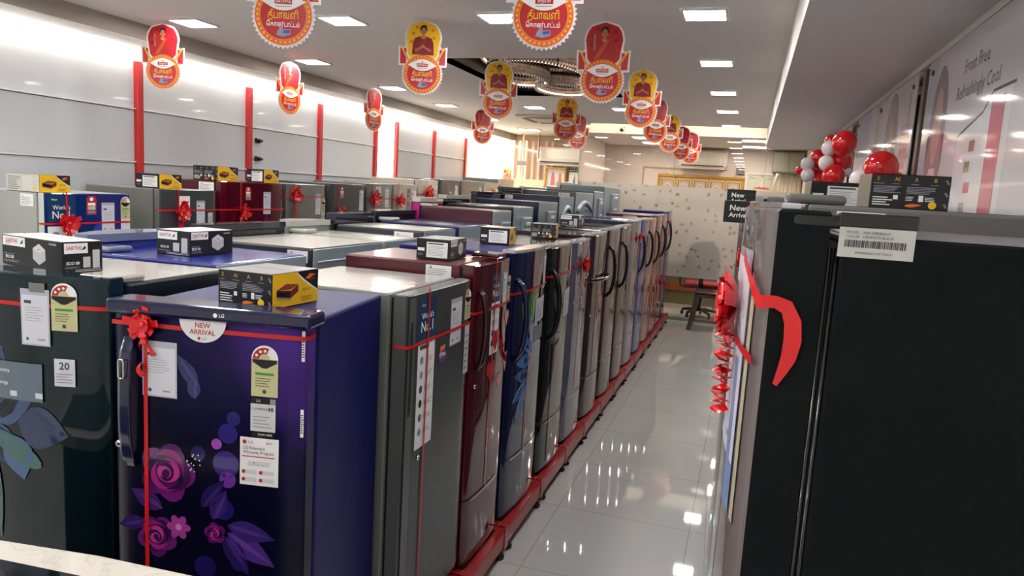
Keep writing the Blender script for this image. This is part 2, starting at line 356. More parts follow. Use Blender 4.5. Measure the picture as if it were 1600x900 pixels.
def curtain(x0, x1, y, z0, z1, m, amp=.018, lam=.12):
    b = MB(); n = int((x1-x0)/lam*8); pts = [(x0+(x1-x0)*i/n, y+amp*math.sin(i/8*2*PI)+.3*amp*math.sin(i*.37)) for i in range(n+1)]
    vs = [(x, yy, z) for z in (z0, z1) for x, yy in pts]; b.mesh(vs, [[i, i+1, n+2+i, n+1+i] for i in range(n)], m, True); return b
m_cur = mat('peach_curtain', (238, 224, 220), .8); m_cur2 = mat('cream_curtain', (214, 208, 188), .8)
tag(curtain(-4.3, -2.5, YE+.2, .1, ZB, m_cur).build('curtain'), 'peach striped curtain behind the glass at the far left end', 'curtain')
tag(curtain(.32, XR-.02, YB-.12, 1.6, 2.25, m_cur2, .015, .06).build('curtain'), 'pale grey green curtain at far right of the glass room', 'curtain')
pane('window_6', -4.3, -2.42, YE, 1.9, ZC, clear_glass('bay_glass', (250, 244, 238), .8))
b = MB(); b.box(-4.3, -2.42, YE-.01, YE+.008, .04, 1.9, mat('cream_film', (240, 226, 196), .4)); struct(b.build('window_7'), 'cream film on the far bay glass')
b = MB(); b.box(-4.62+.07, -4.3, YE, YE+.02, .04, ZC, mat('bright_window', (255, 250, 235), .5, emit=((255, 240, 208), 14.0))); struct(b.build('window_8'), 'bright backlit window in the far bay')
b = MB(); b.box(-3.88, -3.85, YE-.02, YE+.0, .04, ZC, mat('door_rail', (250, 240, 220), .3)); b.box(-3.95, -3.79, YE-.05, YE-.02, 2.13, 2.22, CHROME, .005, 1); struct(b.build('door_1'), 'frame edge of the glass door in the far bay')
m_ac = mat('ac_plastic', (228, 226, 218), .35)
def ac(x, y, z, wd, label):
    t = thing('air_conditioner', label, 'air conditioner', (x, y, z), 0)
    b = MB(); pr = [(0, 0), (-.14, 0), (-.19, .03), (-.21, .1), (-.2, .26), (-.17, .29), (0, .29)]
    b.prism([(p, q) for p, q in pr], -wd/2, wd/2, m_ac, 'x'); b.build('housing', t)
    b = MB(); b.box(-wd/2+.05, wd/2-.05, -.196, -.188, .03, .055, mat('vent_dark', (70, 70, 68), .5)); b.build('air_slot', t)
    b = MB(); b.box(-wd/2+.03, wd/2-.03, -.2, -.12, -.012, .004, m_ac, .003, 1); b.build('louver', t)
ac(-.8, YB-.005, 2.24, .78, 'white wall air conditioner above the gold frame behind the glass')
ac(-3.13, YE-.02, 2.17, .82, 'cream wall air conditioner in front of the peach curtain')
# gold five-panel frame
m_gold = mat('gold_frame', (196, 150, 50), .3, metal=.6, noise=.2, nscale=60); m_mat_ = mat('beige_mount', (196, 176, 138), .5)
t = thing('picture_frame', 'wide gold frame with five square emblem panels behind the glass', 'picture frame', (-.815, YB-.02, 1.62))
b = MB(); 
for a in ((-.71, .71, .46, .5), (-.71, .71, 0, .04), (-.71, -.67, .04, .46), (.67, .71, .04, .46)): b.box(a[0], a[1], -.04, 0, a[2], a[3], m_gold, .006, 1)
b.build('frame', t)
b = MB(); b.box(-.67, .67, -.015, 0, .04, .46, m_gold); S = frame((0, -.016, 0), (1, 0, 0), (0, 0, 1), (0, -1, 0))
for i in range(5):
    c = -.54+.27*i
    b.rect(S, c-.12, .06, c+.12, .44, m_mat_, 1); b.rect(S, c-.1, .09, c+.1, .41, mat('mount_dark', (120, 96, 60), .5), 2); b.rect(S, c-.085, .1, c+.085, .4, m_mat_, 3)
    b.ell(S, c, .26, .075, .1, mat('emblem_pale', (200, 198, 200), .4), 4); b.ell(S, c, .26, .05, .07, mat('emblem_rose', (168, 140, 132), .4), 5); b.ell(S, c, .28, .02, .03, WHITE, 6)
b.build('panel', t)
for i in range(5):
    b = MB(); b.ball((-.56+.28*i, -.02, .515), .014, mat('garland_yellow', (226, 200, 60), .6), 2.2, 1, 1, 8); b.build('flower_tuft', t)
t = thing('picture_frame', 'white framed print with red and orange motif at right behind the glass', 'picture frame', (.165, YB-.02, 1.86))
b = MB()
for a in ((-.27, .27, .32, .35), (-.27, .27, 0, .03), (-.27, -.24, .03, .32), (.24, .27, .03, .32)): b.box(a[0], a[1], -.03, 0, a[2], a[3], WHITE, .004, 1)
b.build('frame', t)
b = MB(); b.box(-.24, .24, -.012, 0, .03, .32, mat('pale_green_art', (206, 212, 200), .4)); S = frame((0, -.013, 0), (1, 0, 0), (0, 0, 1), (0, -1, 0))
b.ell(S, 0, .09, .13, .035, RED, 1, t0=0, t1=PI); b.ell(S, -.07, .09, .05, .03, ORG, 2, t0=0, t1=PI); b.ell(S, .08, .08, .04, .03, ORG, 2, t0=0, t1=PI); b.ell(S, 0, .17, .035, .06, mat('art_pale', (228, 214, 206), .4), 2); b.ell(S, 0, .3, .025, .02, mat('art_lime', (180, 190, 90), .4), 3)
for k in (-1, 1): b.poly(S, [(k*.05, .25), (k*.2, .3), (k*.22, .24)], mat('art_grey', (180, 190, 184), .4), 2)
b.build('print', t)
b = MB(); b.box(-.25, -.12, YB-.05, YB-.002, 2.17, 2.29, mat('junction_grey', (120, 118, 120), .5), .006, 1); b.ell(frame((-.17, YB-.051, 2.23), (1, 0, 0), (0, 0, 1), (0, -1, 0)), .03, 0, .012, .012, BLACK, 1)
tag(b.build('junction_box'), 'small grey junction box on the white wall right of the air conditioner', 'box')
b = MB(); b.box(-1.78, -1.21, YB-.02, YB-.002, 2.21, 2.235, mat('brass_trunking', (186, 164, 120), .4)); b.box(-1.79, -1.765, YB-.02, YB-.002, .1, 2.235, mat('brass_trunking')); tag(b.build('cable_trunking'), 'thin tan cable trunking bent on white wall left of air conditioner', 'trunking')
t = thing('wall_cabinet', 'grey green wall cabinet at the top right behind the glass', 'cabinet', (.5, YB, 2.2))
b = MB(); b.box(-.2, .26, -.35, 0, .02, .34, mat('grey_green', (120, 124, 112), .5), .004, 1); b.build('body', t)
b = MB(); b.box(-.19, .03, -.362, -.351, .03, .33, mat('grey_green2', (132, 136, 124), .45), .003, 1); b.build('door', t)
b = MB(); b.box(.04, .25, -.362, -.351, .03, .33, mat('grey_green2'), .003, 1); b.build('door', t)
b = MB(); b.tube([(.26, YP+.6, 1.7), (.33, YP+.6, 2.1), (.34, YP+.6, 2.15)], .012, WHITE); b.tube([(.34, YP+.6, 2.15), (.38, YP+.6, 2.1), (.39, YP+.6, 1.7)], .006, WHITE)
tag(b.build('wall_bracket'), 'white arched stick stand leaning above the right row behind glass', 'stand')
# gold picture and white poster in the far bay
b = MB()
for a in ((-3.43, -3.05, 2.1, 2.13), (-3.43, -3.05, 1.75, 1.78), (-3.43, -3.4, 1.78, 2.1), (-3.08, -3.05, 1.78, 2.1)): b.box(a[0], a[1], YE-.05, YE-.02, a[2], a[3], m_gold, .005, 1)
S = frame((0, YE-.021, 0), (1, 0, 0), (0, 0, 1), (0, -1, 0)); b.rect(S, -3.4, 1.78, -3.08, 2.1, WHITE, 1); b.poly(S, [(-3.33, 1.82), (-3.24, 1.82), (-3.27, 2.05), (-3.31, 2.05)], mat('print_salmon', (222, 140, 130), .5), 2); b.poly(S, [(-3.2, 1.82), (-3.12, 1.82), (-3.14, 2.03), (-3.18, 2.03)], mat('print_salmon'), 2)
tag(b.build('picture_frame'), 'small gold framed picture with pink figures under the cream air conditioner', 'picture frame')
b = MB(); b.box(-3.0, -2.82, YE-.03, YE-.015, 1.8, 2.12, WHITE); S = frame((0, YE-.031, 0), (1, 0, 0), (0, 0, 1), (0, -1, 0)); b.rect(S, -3.0, 2.06, -2.82, 2.12, BLACK, 1)
for i in range(5): b.ell(S, -2.98+.035*i, 2.09, .012, .015, YEL, 2, 8)
b.poly(S, [(-2.94, 1.82), (-2.88, 1.82), (-2.9, 2.02)], mat('print_blue', (110, 130, 170), .5), 2); tag(b.build('poster'), 'white poster with black header strip beside the small gold picture', 'poster')
t = thing('flower_garland', 'orange and pink flower bunch hanging on the far bay glass door', 'flowers', (-4.12, YE-.05, 2.0))
b = MB()
for i in range(22): b.ball((random.uniform(-.07, .07), random.uniform(-.02, .02), random.uniform(-.05, .08)), random.uniform(.014, .026), random.choice([ORG, mat('garland_yellow'), mat('print_salmon')]), n=6)
b.build('blossoms', t)
b = MB(); b.box(-.08, .08, -.01, .01, -.28, -.04, mat('garland_pink', (226, 150, 130), .6), .005, 1); b.build('cloth_drop', t)
# desk behind glass
t = thing('office_desk', 'olive and orange wooden desk behind the clear strip of the glass', 'desk', (-.95, YP+1.35, 0))
m_ol = mat('olive_laminate', (128, 124, 84), .4); m_or = mat('orange_laminate', (176, 96, 44), .4)
b = MB(); b.box(-.6, .6, -.3, .3, .7, .74, m_ol, .006, 1); b.build('top', t)
b = MB(); b.box(-.58, .58, -.28, -.26, .08, .7, m_ol); b.build('modesty_panel', t)
b = MB(); b.box(-.58, .58, -.295, -.281, .3, .42, m_or); b.build('trim_band', t, ).__setitem__('label', 'orange band')
for k in (-1, 1):
    b = MB(); b.box(k*.58-.015, k*.58+.015, -.28, .28, 0, .7, m_ol); b.build('side_panel', t)
b = MB(); b.box(-1.32, -1.2, YP+.5, YP+.85, 0, .62, mat('dark_pc', (24, 26, 34), .3), .01, 1); S = frame((0, YP+.499, 0), (1, 0, 0), (0, 0, 1), (0, -1, 0)); b.rect(S, -1.3, .4, -1.22, .58, mat('pc_face', (60, 66, 80), .3), 1)
tag(b.build('computer_tower'), 'dark computer tower on floor behind the glass at left of chair', 'computer')
# office chair
t = thing('office_chair', 'black backed office chair with red seat behind the frosted glass', 'chair', (-.55, YP+.55, 0))
m_mesh = mat('chair_back', (30, 42, 46), .6); m_seat = mat('chair_red', (150, 26, 44), .7)
b = MB(); prof = []
for k in range(24):
    a = 2*PI*k/24; ca, sa = math.cos(a), math.sin(a); prof.append(((abs(ca)**.7)*(1 if ca > 0 else -1)*(.24-.03*sa), .86+(abs(sa)**.7)*(1 if sa > 0 else -1)*.27))
b.prism([(x, z) for x, z in prof], -.27, -.22, m_mesh, 'y'); b.build('backrest', t)
b = MB(); b.box(-.25, .25, -.2, .25, .43, .51, m_seat, .035, 3); b.build('seat', t)
b = MB(); b.box(-.035, .035, -.3, -.27, .38, .75, BLACK, .005, 1); b.box(-.035, .035, -.3, 0, .37, .4, BLACK, .005, 1); b.build('back_support', t)
for k in (-1, 1):
    b = MB(); b.tube([(k*.2, 0, .42), (k*.31, 0, .44), (k*.32, 0, .62), (k*.31, -.02, .66)], .016, BLACK); b.box(k*.31-.03, k*.31+.03, -.16, .12, .655, .69, BLACK, .01, 2); b.build('armrest', t)
b = MB(); b.tube([(0, 0, .1), (0, 0, .43)], .028, BLACK); b.build('gas_column', t)
b = MB()
for k in range(5): a = 2*PI*k/5+.3; b.tube([(0, 0, .11), (.27*math.cos(a), .27*math.sin(a), .075)], [.03, .018], BLACK)
b.build('star_base', t)
for k in range(5):
    a = 2*PI*k/5+.3; c = (.27*math.cos(a), .27*math.sin(a)); b = MB(); b.tube([(c[0]-.02, c[1], .031), (c[0]+.02, c[1], .031)], .03, RUBBER, 12); b.build('caster', t)
# plastic stool
t = thing('plastic_stool', 'maroon brown plastic stool standing in front of the glass partition', 'stool', (-.385, YP-.5, 0)); t.scale = (1.12, 1.12, 1.14)
m_st = mat('brown_plastic', (62, 30, 32), .25, coat=.2)
b = MB(); b.box(-.17, .17, -.17, .17, .43, .455, m_st, .012, 2); b.box(-.16, .16, -.16, .16, .385, .43, m_st, .008, 1); b.build('seat', t)
for sx in (-1, 1):
    for sy in (-1, 1):
        b = MB(); 
        vs = []
        for (x, y, z, w_) in ((.125, .125, .42, .034), (.2, .18, 0, .022)):
            for dx, dy in ((-w_, -w_*.5), (w_, -w_*.5), (w_, w_*.5), (-w_, w_*.5)): vs.append((sx*x+dx, sy*y+dy, z))
        b.mesh(vs, [[0, 1, 2, 3], [4, 5, 6, 7], [0, 1, 5, 4], [1, 2, 6, 5], [2, 3, 7, 6], [3, 0, 4, 7]], m_st); b.build('leg', t)

# cctv, cassette
t = thing('security_camera', 'small white security camera with dark lens on header above glass', 'camera', (-1.8, YP-.04, 2.69))
b = MB(); b.lathe([(0, 0), (.035, 0), (.035, -.02), (.02, -.025), (.014, -.04)], WHITE); b.build('mount', t)
b = MB(); b.tube([(0, .02, -.05), (0, -.08, -.065)], .026, WHITE, 14); b.build('body', t)
b = MB(); b.tube([(0, -.08, -.065), (0, -.095, -.067)], .024, BLACK, 14); b.build('lens', t)
t = thing('ceiling_cassette', 'square ceiling air conditioner cassette near the far glass', 'air conditioner', (-2.62, 9.65, ZC))
m_cs = mat('cassette', (206, 200, 190), .4); m_cd = mat('cassette_slot', (96, 90, 84), .5)
b = MB(); b.box(-.42, .42, -.42, .42, -.03, -.001, m_cs, .008, 1); b.build('panel', t)
for k in range(4):
    b = MB(); a = Matrix.Rotation(k*PI/2, 4, 'Z'); b.box(-.28, .28, -.37, -.31, -.037, -.031, m_cd, mtx=a); b.build('air_slot', t)
b = MB(); b.box(-.2, .2, -.2, .2, -.036, -.031, m_cs, .002, 1); b.build('grille', t)

# ---------------------------------------------------------------- right wall posters
def post_panel(y0, y1, label, draw):
    t = thing('wall_poster', label, 'poster', (XR-.03, 0, 0))
    S = frame((-.006, 0, 0), (0, 1, 0), (0, 0, 1), (-1, 0, 0), .0003)     # u grows towards the viewer
    b = MB(); b.box(-.006, 0, y0, y1, 1.5, 2.40, mat('poster_white', (196, 194, 198), .06, coat=.2)); S_ = S; draw(b, lambda u, v, l: S_(-u, v, l)); b.build('printed_panel', t)
    for y in (y0+.08, (y0+y1)/2, y1-.08):
        for z in (2.34,):
            b = MB(); b.box(-.014, -.006, y-.012, y+.012, z-.012, z+.012, BLACK, .003, 1); b.build('standoff', t)
    b = MB(); b.box(0, .029, y0+.05, y1-.05, 1.55, 1.6, WHITE); b.box(0, .029, y0+.05, y1-.05, 2.3, 2.34, WHITE); b.build('rear_batten', t)
def PM(n, rgb): return mat(n, rgb, .06, coat=.2)
def draw1(b, S):
    b.rect(S, -3.9, 1.5, -3.72, 2.4, PM('poster_mist', (176, 178, 188)), 1)
    b.ell(S, -3.62, 2.02, .15, .32, PM('poster_hair', (128, 116, 116)), 2, 24); b.ell(S, -3.62, 2.08, .075, .17, PM('poster_face', (190, 156, 146)), 3, 24)
    b.ell(S, -3.62, 1.9, .13, .22, PM('poster_hairlow', (150, 140, 142)), 2.5)
    b.poly(S, [(-3.84, 1.5), (-3.82, 1.72), (-3.7, 1.84), (-3.55, 1.84), (-3.43, 1.72), (-3.4, 1.5)], PM('poster_skin', (206, 150, 138)), 4)
    b.poly(S, [(-3.78, 1.5), (-3.74, 1.78), (-3.66, 1.9), (-3.56, 1.9), (-3.5, 1.76), (-3.5, 1.5)], PM('poster_dress', (216, 188, 192)), 5)
    for i in range(7): b.ell(S, random.uniform(-3.72, -3.54), 1.53+.04*i, .02, .016, PM('poster_rose', (196, 110, 124)), 6, 8)
    b.text(S, 'Frost Free', -3.12, 2.27, .075, PM('poster_text', (92, 88, 94)), 2); b.text(S, 'Refreshingly Cool', -3.08, 2.175, .075, PM('poster_text', (92, 88, 94)), 2)
    b.poly(S, [(-3.25, 1.5), (-3.25, 2.0), (-2.95, 2.06), (-2.86, 2.12), (-2.66, 2.12), (-2.66, 1.5)], PM('poster_fridge', (206, 208, 212)), 2)
    b.poly(S, [(-3.255, 2.0), (-3.255, 2.01), (-2.95, 2.07), (-2.86, 2.13), (-2.64, 2.13), (-2.64, 2.12), (-2.86, 2.12), (-2.95, 2.06)], PM('poster_line', (90, 90, 96)), 3)
    b.rect(S, -2.86, 1.66, -2.72, 2.1, PM('poster_pink', (188, 108, 126)), 4); b.rect(S, -2.86, 1.5, -2.72, 1.66, PM('poster_brown', (146, 88, 88)), 4); b.rect(S, -2.97, 1.5, -2.9, 1.64, PM('poster_blue', (146, 176, 208)), 4)
    for i, c in enumerate(((150, 160, 130), (200, 120, 110), (170, 150, 120), (190, 90, 90), (120, 140, 110), (160, 130, 110))):
        b.rect(S, -3.1+.03*(i % 2), 1.56+.075*i, -3.03+.03*(i % 2), 1.6+.075*i, PM('poster_food%d' % i, c), 4)
    b.rect(S, -3.38, 1.5, -3.28, 1.85, PM('poster_mauve', (186, 158, 166)), 2)
def draw2(b, S):
    b.rect(S, -6.2, 1.5, -5.6, 2.4, PM('poster_lilac', (176, 170, 196)), 1); b.rect(S, -5.35, 1.5, -5.2, 2.4, PM('poster_olive', (176, 176, 156)), 1)
    b.ell(S, -4.75, 2.08, .2, .3, PM('poster_grey', (138, 134, 134)), 2, 24); b.ell(S, -4.75, 2.12, .08, .15, PM('poster_face', (190, 156, 146)), 3)
    b.rect(S, -4.45, 1.9, -4.2, 2.16, PM('poster_pink2', (204, 160, 166)), 2)
    for i in range(3): b.rect(S, -4.42, 1.93+.08*i, -4.24, 1.96+.08*i, PM('poster_rose', (196, 110, 124)), 3)
    b.poly(S, [(-4.36, 1.5), (-4.33, 1.8), (-4.25, 1.86), (-4.2, 1.8), (-4.2, 1.5)], PM('poster_skin', (206, 150, 138)), 4)
    b.poly(S, [(-5.9, 1.5), (-5.9, 2.0), (-5.55, 2.06), (-5.5, 1.5)], PM('poster_mag', (184, 120, 150)), 2); b.rect(S, -4.3, 2.15, -4.26, 2.32, PM('poster_tan', (176, 150, 120)), 3)
def draw3(b, S):
    b.rect(S, -9.2, 1.5, -8, 2.4, PM('poster_mist', (176, 178, 188)), 1); b.poly(S, [(-7.4, 1.5), (-7.4, 1.98), (-7.1, 2.06), (-6.8, 1.98), (-6.8, 1.5)], PM('poster_pink2', (204, 160, 166)), 2)
post_panel(1.2, 3.9, 'glossy poster at right with woman, open fridge and words Frost Free Refreshingly Cool', draw1)
post_panel(4.15, 6.25, 'middle glossy wall poster with grey haired figure and pink stripes', draw2)
post_panel(6.6, 9.4, 'far glossy wall poster behind the red balloon pillars', draw3)
m_brn = mat('brown_batten', (92, 70, 66), .5)
for y in (4.07, 6.42):
    b = MB(); b.box(XR-.025, XR-.001, y-.03, y+.03, 1.2, 2.40, m_brn, .003, 1); tag(b.build('wall_batten'), 'brown upright batten between posters, %s' % ('nearer the viewer' if y < 5 else 'beside the balloons'), 'batten')

# ---------------------------------------------------------------- refrigerators
ICON = [mat('icon_blue', (90, 150, 190), .4), mat('icon_lilac', (150, 140, 180), .4), mat('icon_navy', (40, 60, 110), .4), mat('icon_black', (20, 24, 34), .4), mat('icon_grey', (90, 90, 100), .4)]
def surf(w, bulge): 
    def S(u, v, l):
        u = max(-w/2+.002, min(w/2-.002, u)) if l < 4.9 or l > 5.1 else u
        return Vector((u, -bulge*(1-(2*u/w)**2)-l*.0006, v))
    return S
DOOR = [None]
def sticker_part(name):
    def deco_(fn):
        def g(b, S, *a, **k):
            b2 = MB(); fn(b2, S, *a, **k); b2.build(name, DOOR[0])
        return g
    return deco_
@sticker_part('energy_label')
def energy(b, S, u, v, k=1.0, l=1):
    W, H = .068*k, .128*k
    b.rect(S, u-W/2, v-H/2, u+W/2, v+H/2-W/2, YEL, l, 3); b.ell(S, u, v+H/2-W/2, W/2, W/2, WHITE, l, 16, t0=0, t1=PI)
    b.ell(S, u, v+H/2-W/2, W*.45, W*.42, DRED, l+1, 12, t0=PI*.38, t1=PI); b.ell(S, u, v+H/2-W/2, W*.2, W*.2, YEL, l+2, 12, t0=0, t1=PI)
    b.poly(S, [(u-W*.46, v+H/2-W*.52), (u+W*.46, v+H/2-W*.52), (u+W*.46, v+H/2-W*.62), (u+W*.08, v+H/2-W*.84), (u-W*.08, v+H/2-W*.84), (u-W*.46, v+H/2-W*.62)], BLACK, l+1)
    for a in (.85, .65, .48): b.ell(S, u+W*.33*math.cos(PI*a), v+H/2-W/2+W*.3*math.sin(PI*a), W*.06, W*.06, WHITE, l+3, 5)
    b.rect(S, u-W*.35, v-H*.08, u+W*.35, v-H*.03, GREEN, l+1)
    b.lines(S, u-W*.35, u+W*.35, v-H*.3, v-H*.1, 4, INK, l+1, .25); b.ell(S, u, v-H*.4, W*.08, W*.08, INK, l+1, 8)
@sticker_part('document_pouch')
def pouch(b, S, u, v, W=.09, H=.13, l=1, rot=0):
    b.rect(S, u-W/2-.004, v-H/2-.004, u+W/2+.004, v+H/2+.008, mat('plastic_sleeve', (176, 180, 196), .1), l, 3); b.rect(S, u-W/2, v-H/2, u+W/2, v+H/2-.008, PAPER, l+1, 3)
    b.rect(S, u-W*.4, v+H*.28, u-W*.12, v+H*.34, INK, l+2); b.lines(S, u-W*.38, u+W*.4, v-H*.05, v+H*.25, 6, GREYINK, l+2, .18); b.ell(S, u-W*.3, v-H*.4, W*.06, W*.06, INK, l+2, 8); b.lines(S, u+W*.1, u+W*.4, v-H*.42, v-H*.36, 1, GREYINK, l+2, .5)
@sticker_part('award_label')
def no1(b, S, u, v, W=.1, H=.13, strip=.3, l=1):
    b.rect(S, u-W/2, v-H, u+W/2, v, NAVYP, l, 3); b.text(S, "World's", u, v-H*.42, H*.2, WHITE, l+1, bold=.01); b.text(S, 'No.1', u, v-H*.68, H*.36, WHITE, l+1, bold=.01, maxw=W*.85); b.text(S, 'Haier', u-W*.25, v-H*.15, H*.1, WHITE, l+1)
    if strip:
        b.rect(S, u-W/2, v-H-strip, u+W/2, v-H, WHITE, l, 3); b.lines(S, u-W*.4, u+W*.4, v-H-strip*.08, v-H-strip*.03, 1, INK, l+1, .7)
        n = max(1, int(strip/.055))
        for i in range(n):
            vv = v-H-strip*(.18+.8*i/n); b.ell(S, u-W*.27, vv, .012, .014, ICON[i % 5], l+1, 12); b.lines(S, u-W*.05, u+W*.42, vv-.01, vv+.01, 3, GREYINK, l+1, .3)
@sticker_part('price_tag')
def price(b, S, u, v, l=1):
    b.poly(S, [(u-.03, v-.03), (u+.035, v-.024), (u+.033, v+.02), (u-.028, v+.015)], mat('price_purple', (96, 40, 110), .4), l); b.poly(S, [(u-.025, v+.014), (u+.022, v+.018), (u+.022, v+.036), (u-.02, v+.034)], ORG, l+1)
    b.text(S, '\u20b9994', u, v, .026, WHITE, l+1, bold=.02); b.text(S, 'NOW', u, v+.025, .012, YEL, l+2)
@sticker_part('badge_sticker')
def badge(b, S, u, v, k=1, l=1):
    b.poly(S, [(u-.03*k, v+.03*k), (u-.02*k, v+.045*k), (u+.02*k, v+.045*k), (u+.03*k, v+.03*k), (u+.03*k, v-.05*k), (u-.03*k, v-.05*k)], DRED, l); b.rect(S, u-.022*k, v-.005*k, u+.022*k, v+.01*k, WHITE, l+1); b.rect(S, u-.022*k, v-.025*k, u+.022*k, v-.008*k, YEL, l+1); b.rect(S, u-.022*k, v-.045*k, u+.022*k, v-.03*k, mat('print_blue'), l+1); b.ell(S, u, v+.028*k, .012*k, .01*k, WHITE, l+1, 10)
def petal(b, S, u, v, L, Wd, a, m, l, n=8):
    pts = [(u, v)]
    for i in range(1, n): t = i/n; x = L*t; y = Wd*math.sin(PI*t**.8); pts.append((u+x*math.cos(a)-y*math.sin(a), v+x*math.sin(a)+y*math.cos(a)))
    pts.append((u+L*math.cos(a), v+L*math.sin(a)))
    for i in range(n-1, 0, -1): t = i/n; x = L*t; y = -Wd*math.sin(PI*t**.8); pts.append((u+x*math.cos(a)-y*math.sin(a), v+x*math.sin(a)+y*math.cos(a)))
    b.poly(S, pts, m, l)
def rose(b, S, u, v, r, l=1, a0=0.):
    cs = [(58, 16, 70), (120, 28, 104), (40, 12, 60), (150, 36, 116), (66, 18, 80), (176, 50, 128), (52, 14, 66), (168, 60, 140), (60, 16, 74)]
    for i in range(5): a = a0+2*PI*i/5; b.ell(S, u+r*.35*math.cos(a), v+r*.35*math.sin(a), r*.72, r*.55, mat('rose_outer%d' % (i % 2), (74, 22, 92) if i % 2 else (98, 26, 104), .12, coat=.5), l, 14, a)
    for i, c in enumerate(cs):
        f = 1-.1*i; a = a0+i*1.3; o = r*.07*(1 if i % 2 else .5)
        b.ell(S, u+o*math.cos(a), v+o*math.sin(a), r*f*.86, r*f*.7, mat('rose_%d' % i, c, .12, coat=.5), l+1+i*.6, 20, a)
def bow(name, S, u, v, parent, R=.045, tail=0., n=9, mtl=None):
    b = MB(); c = S(u, v, 4); N = (S(u, v, 14)-S(u, v, 4)).normalized(); U = (S(u+.01, v, 4)-S(u, v, 4)).normalized(); V = Vector((0, 0, 1)); mtl = mtl or BOW
    for ring, (rr, nn, lift) in enumerate(((1., n, .15), (.72, n-2, .5))):
        for k in range(nn):
            a = 2*PI*k/nn+ring*.4+random.uniform(-.3, .3); d = U*math.cos(a)+V*math.sin(a); side = d.cross(N)
            L = R*rr*random.uniform(.65, 1.35); pts = []
            for i in range(9):
                t = i/8; x = L*math.sin(PI*t)**.8 if 0 < t < 1 else 0; h = R*.42*(1-math.cos(2*PI*t))*.5+R*(.1+.75*lift)*t*0+R*.55*t*(1)*(.4+lift)
                pts.append(c+d*x+N*(h*.8+.002))
            b.band(pts, side*R*.42, mtl)
    b.ball(c+N*R*.35, R*.24, mtl, n=8)
    if tail:
        pts = []; ws = []
        for i in range(40):
            t = i/39; a = t*tail/.03*2*PI*.5; pts.append(c+V*(-tail*t)+U*(.008*math.sin(a)-.05*tail*t)+N*(.012+.007*math.cos(a))); ws.append(U*(.009*math.cos(a*.5)+.004)+V*.006)
        b.band(pts, ws, mtl)
        pts = [c+V*(-tail*.6*i/9)+U*(.02*i/9+.006*math.sin(i))+N*.01 for i in range(10)]; b.band(pts, U*.012, mtl)
    return b.build(name, parent, recalc=False)

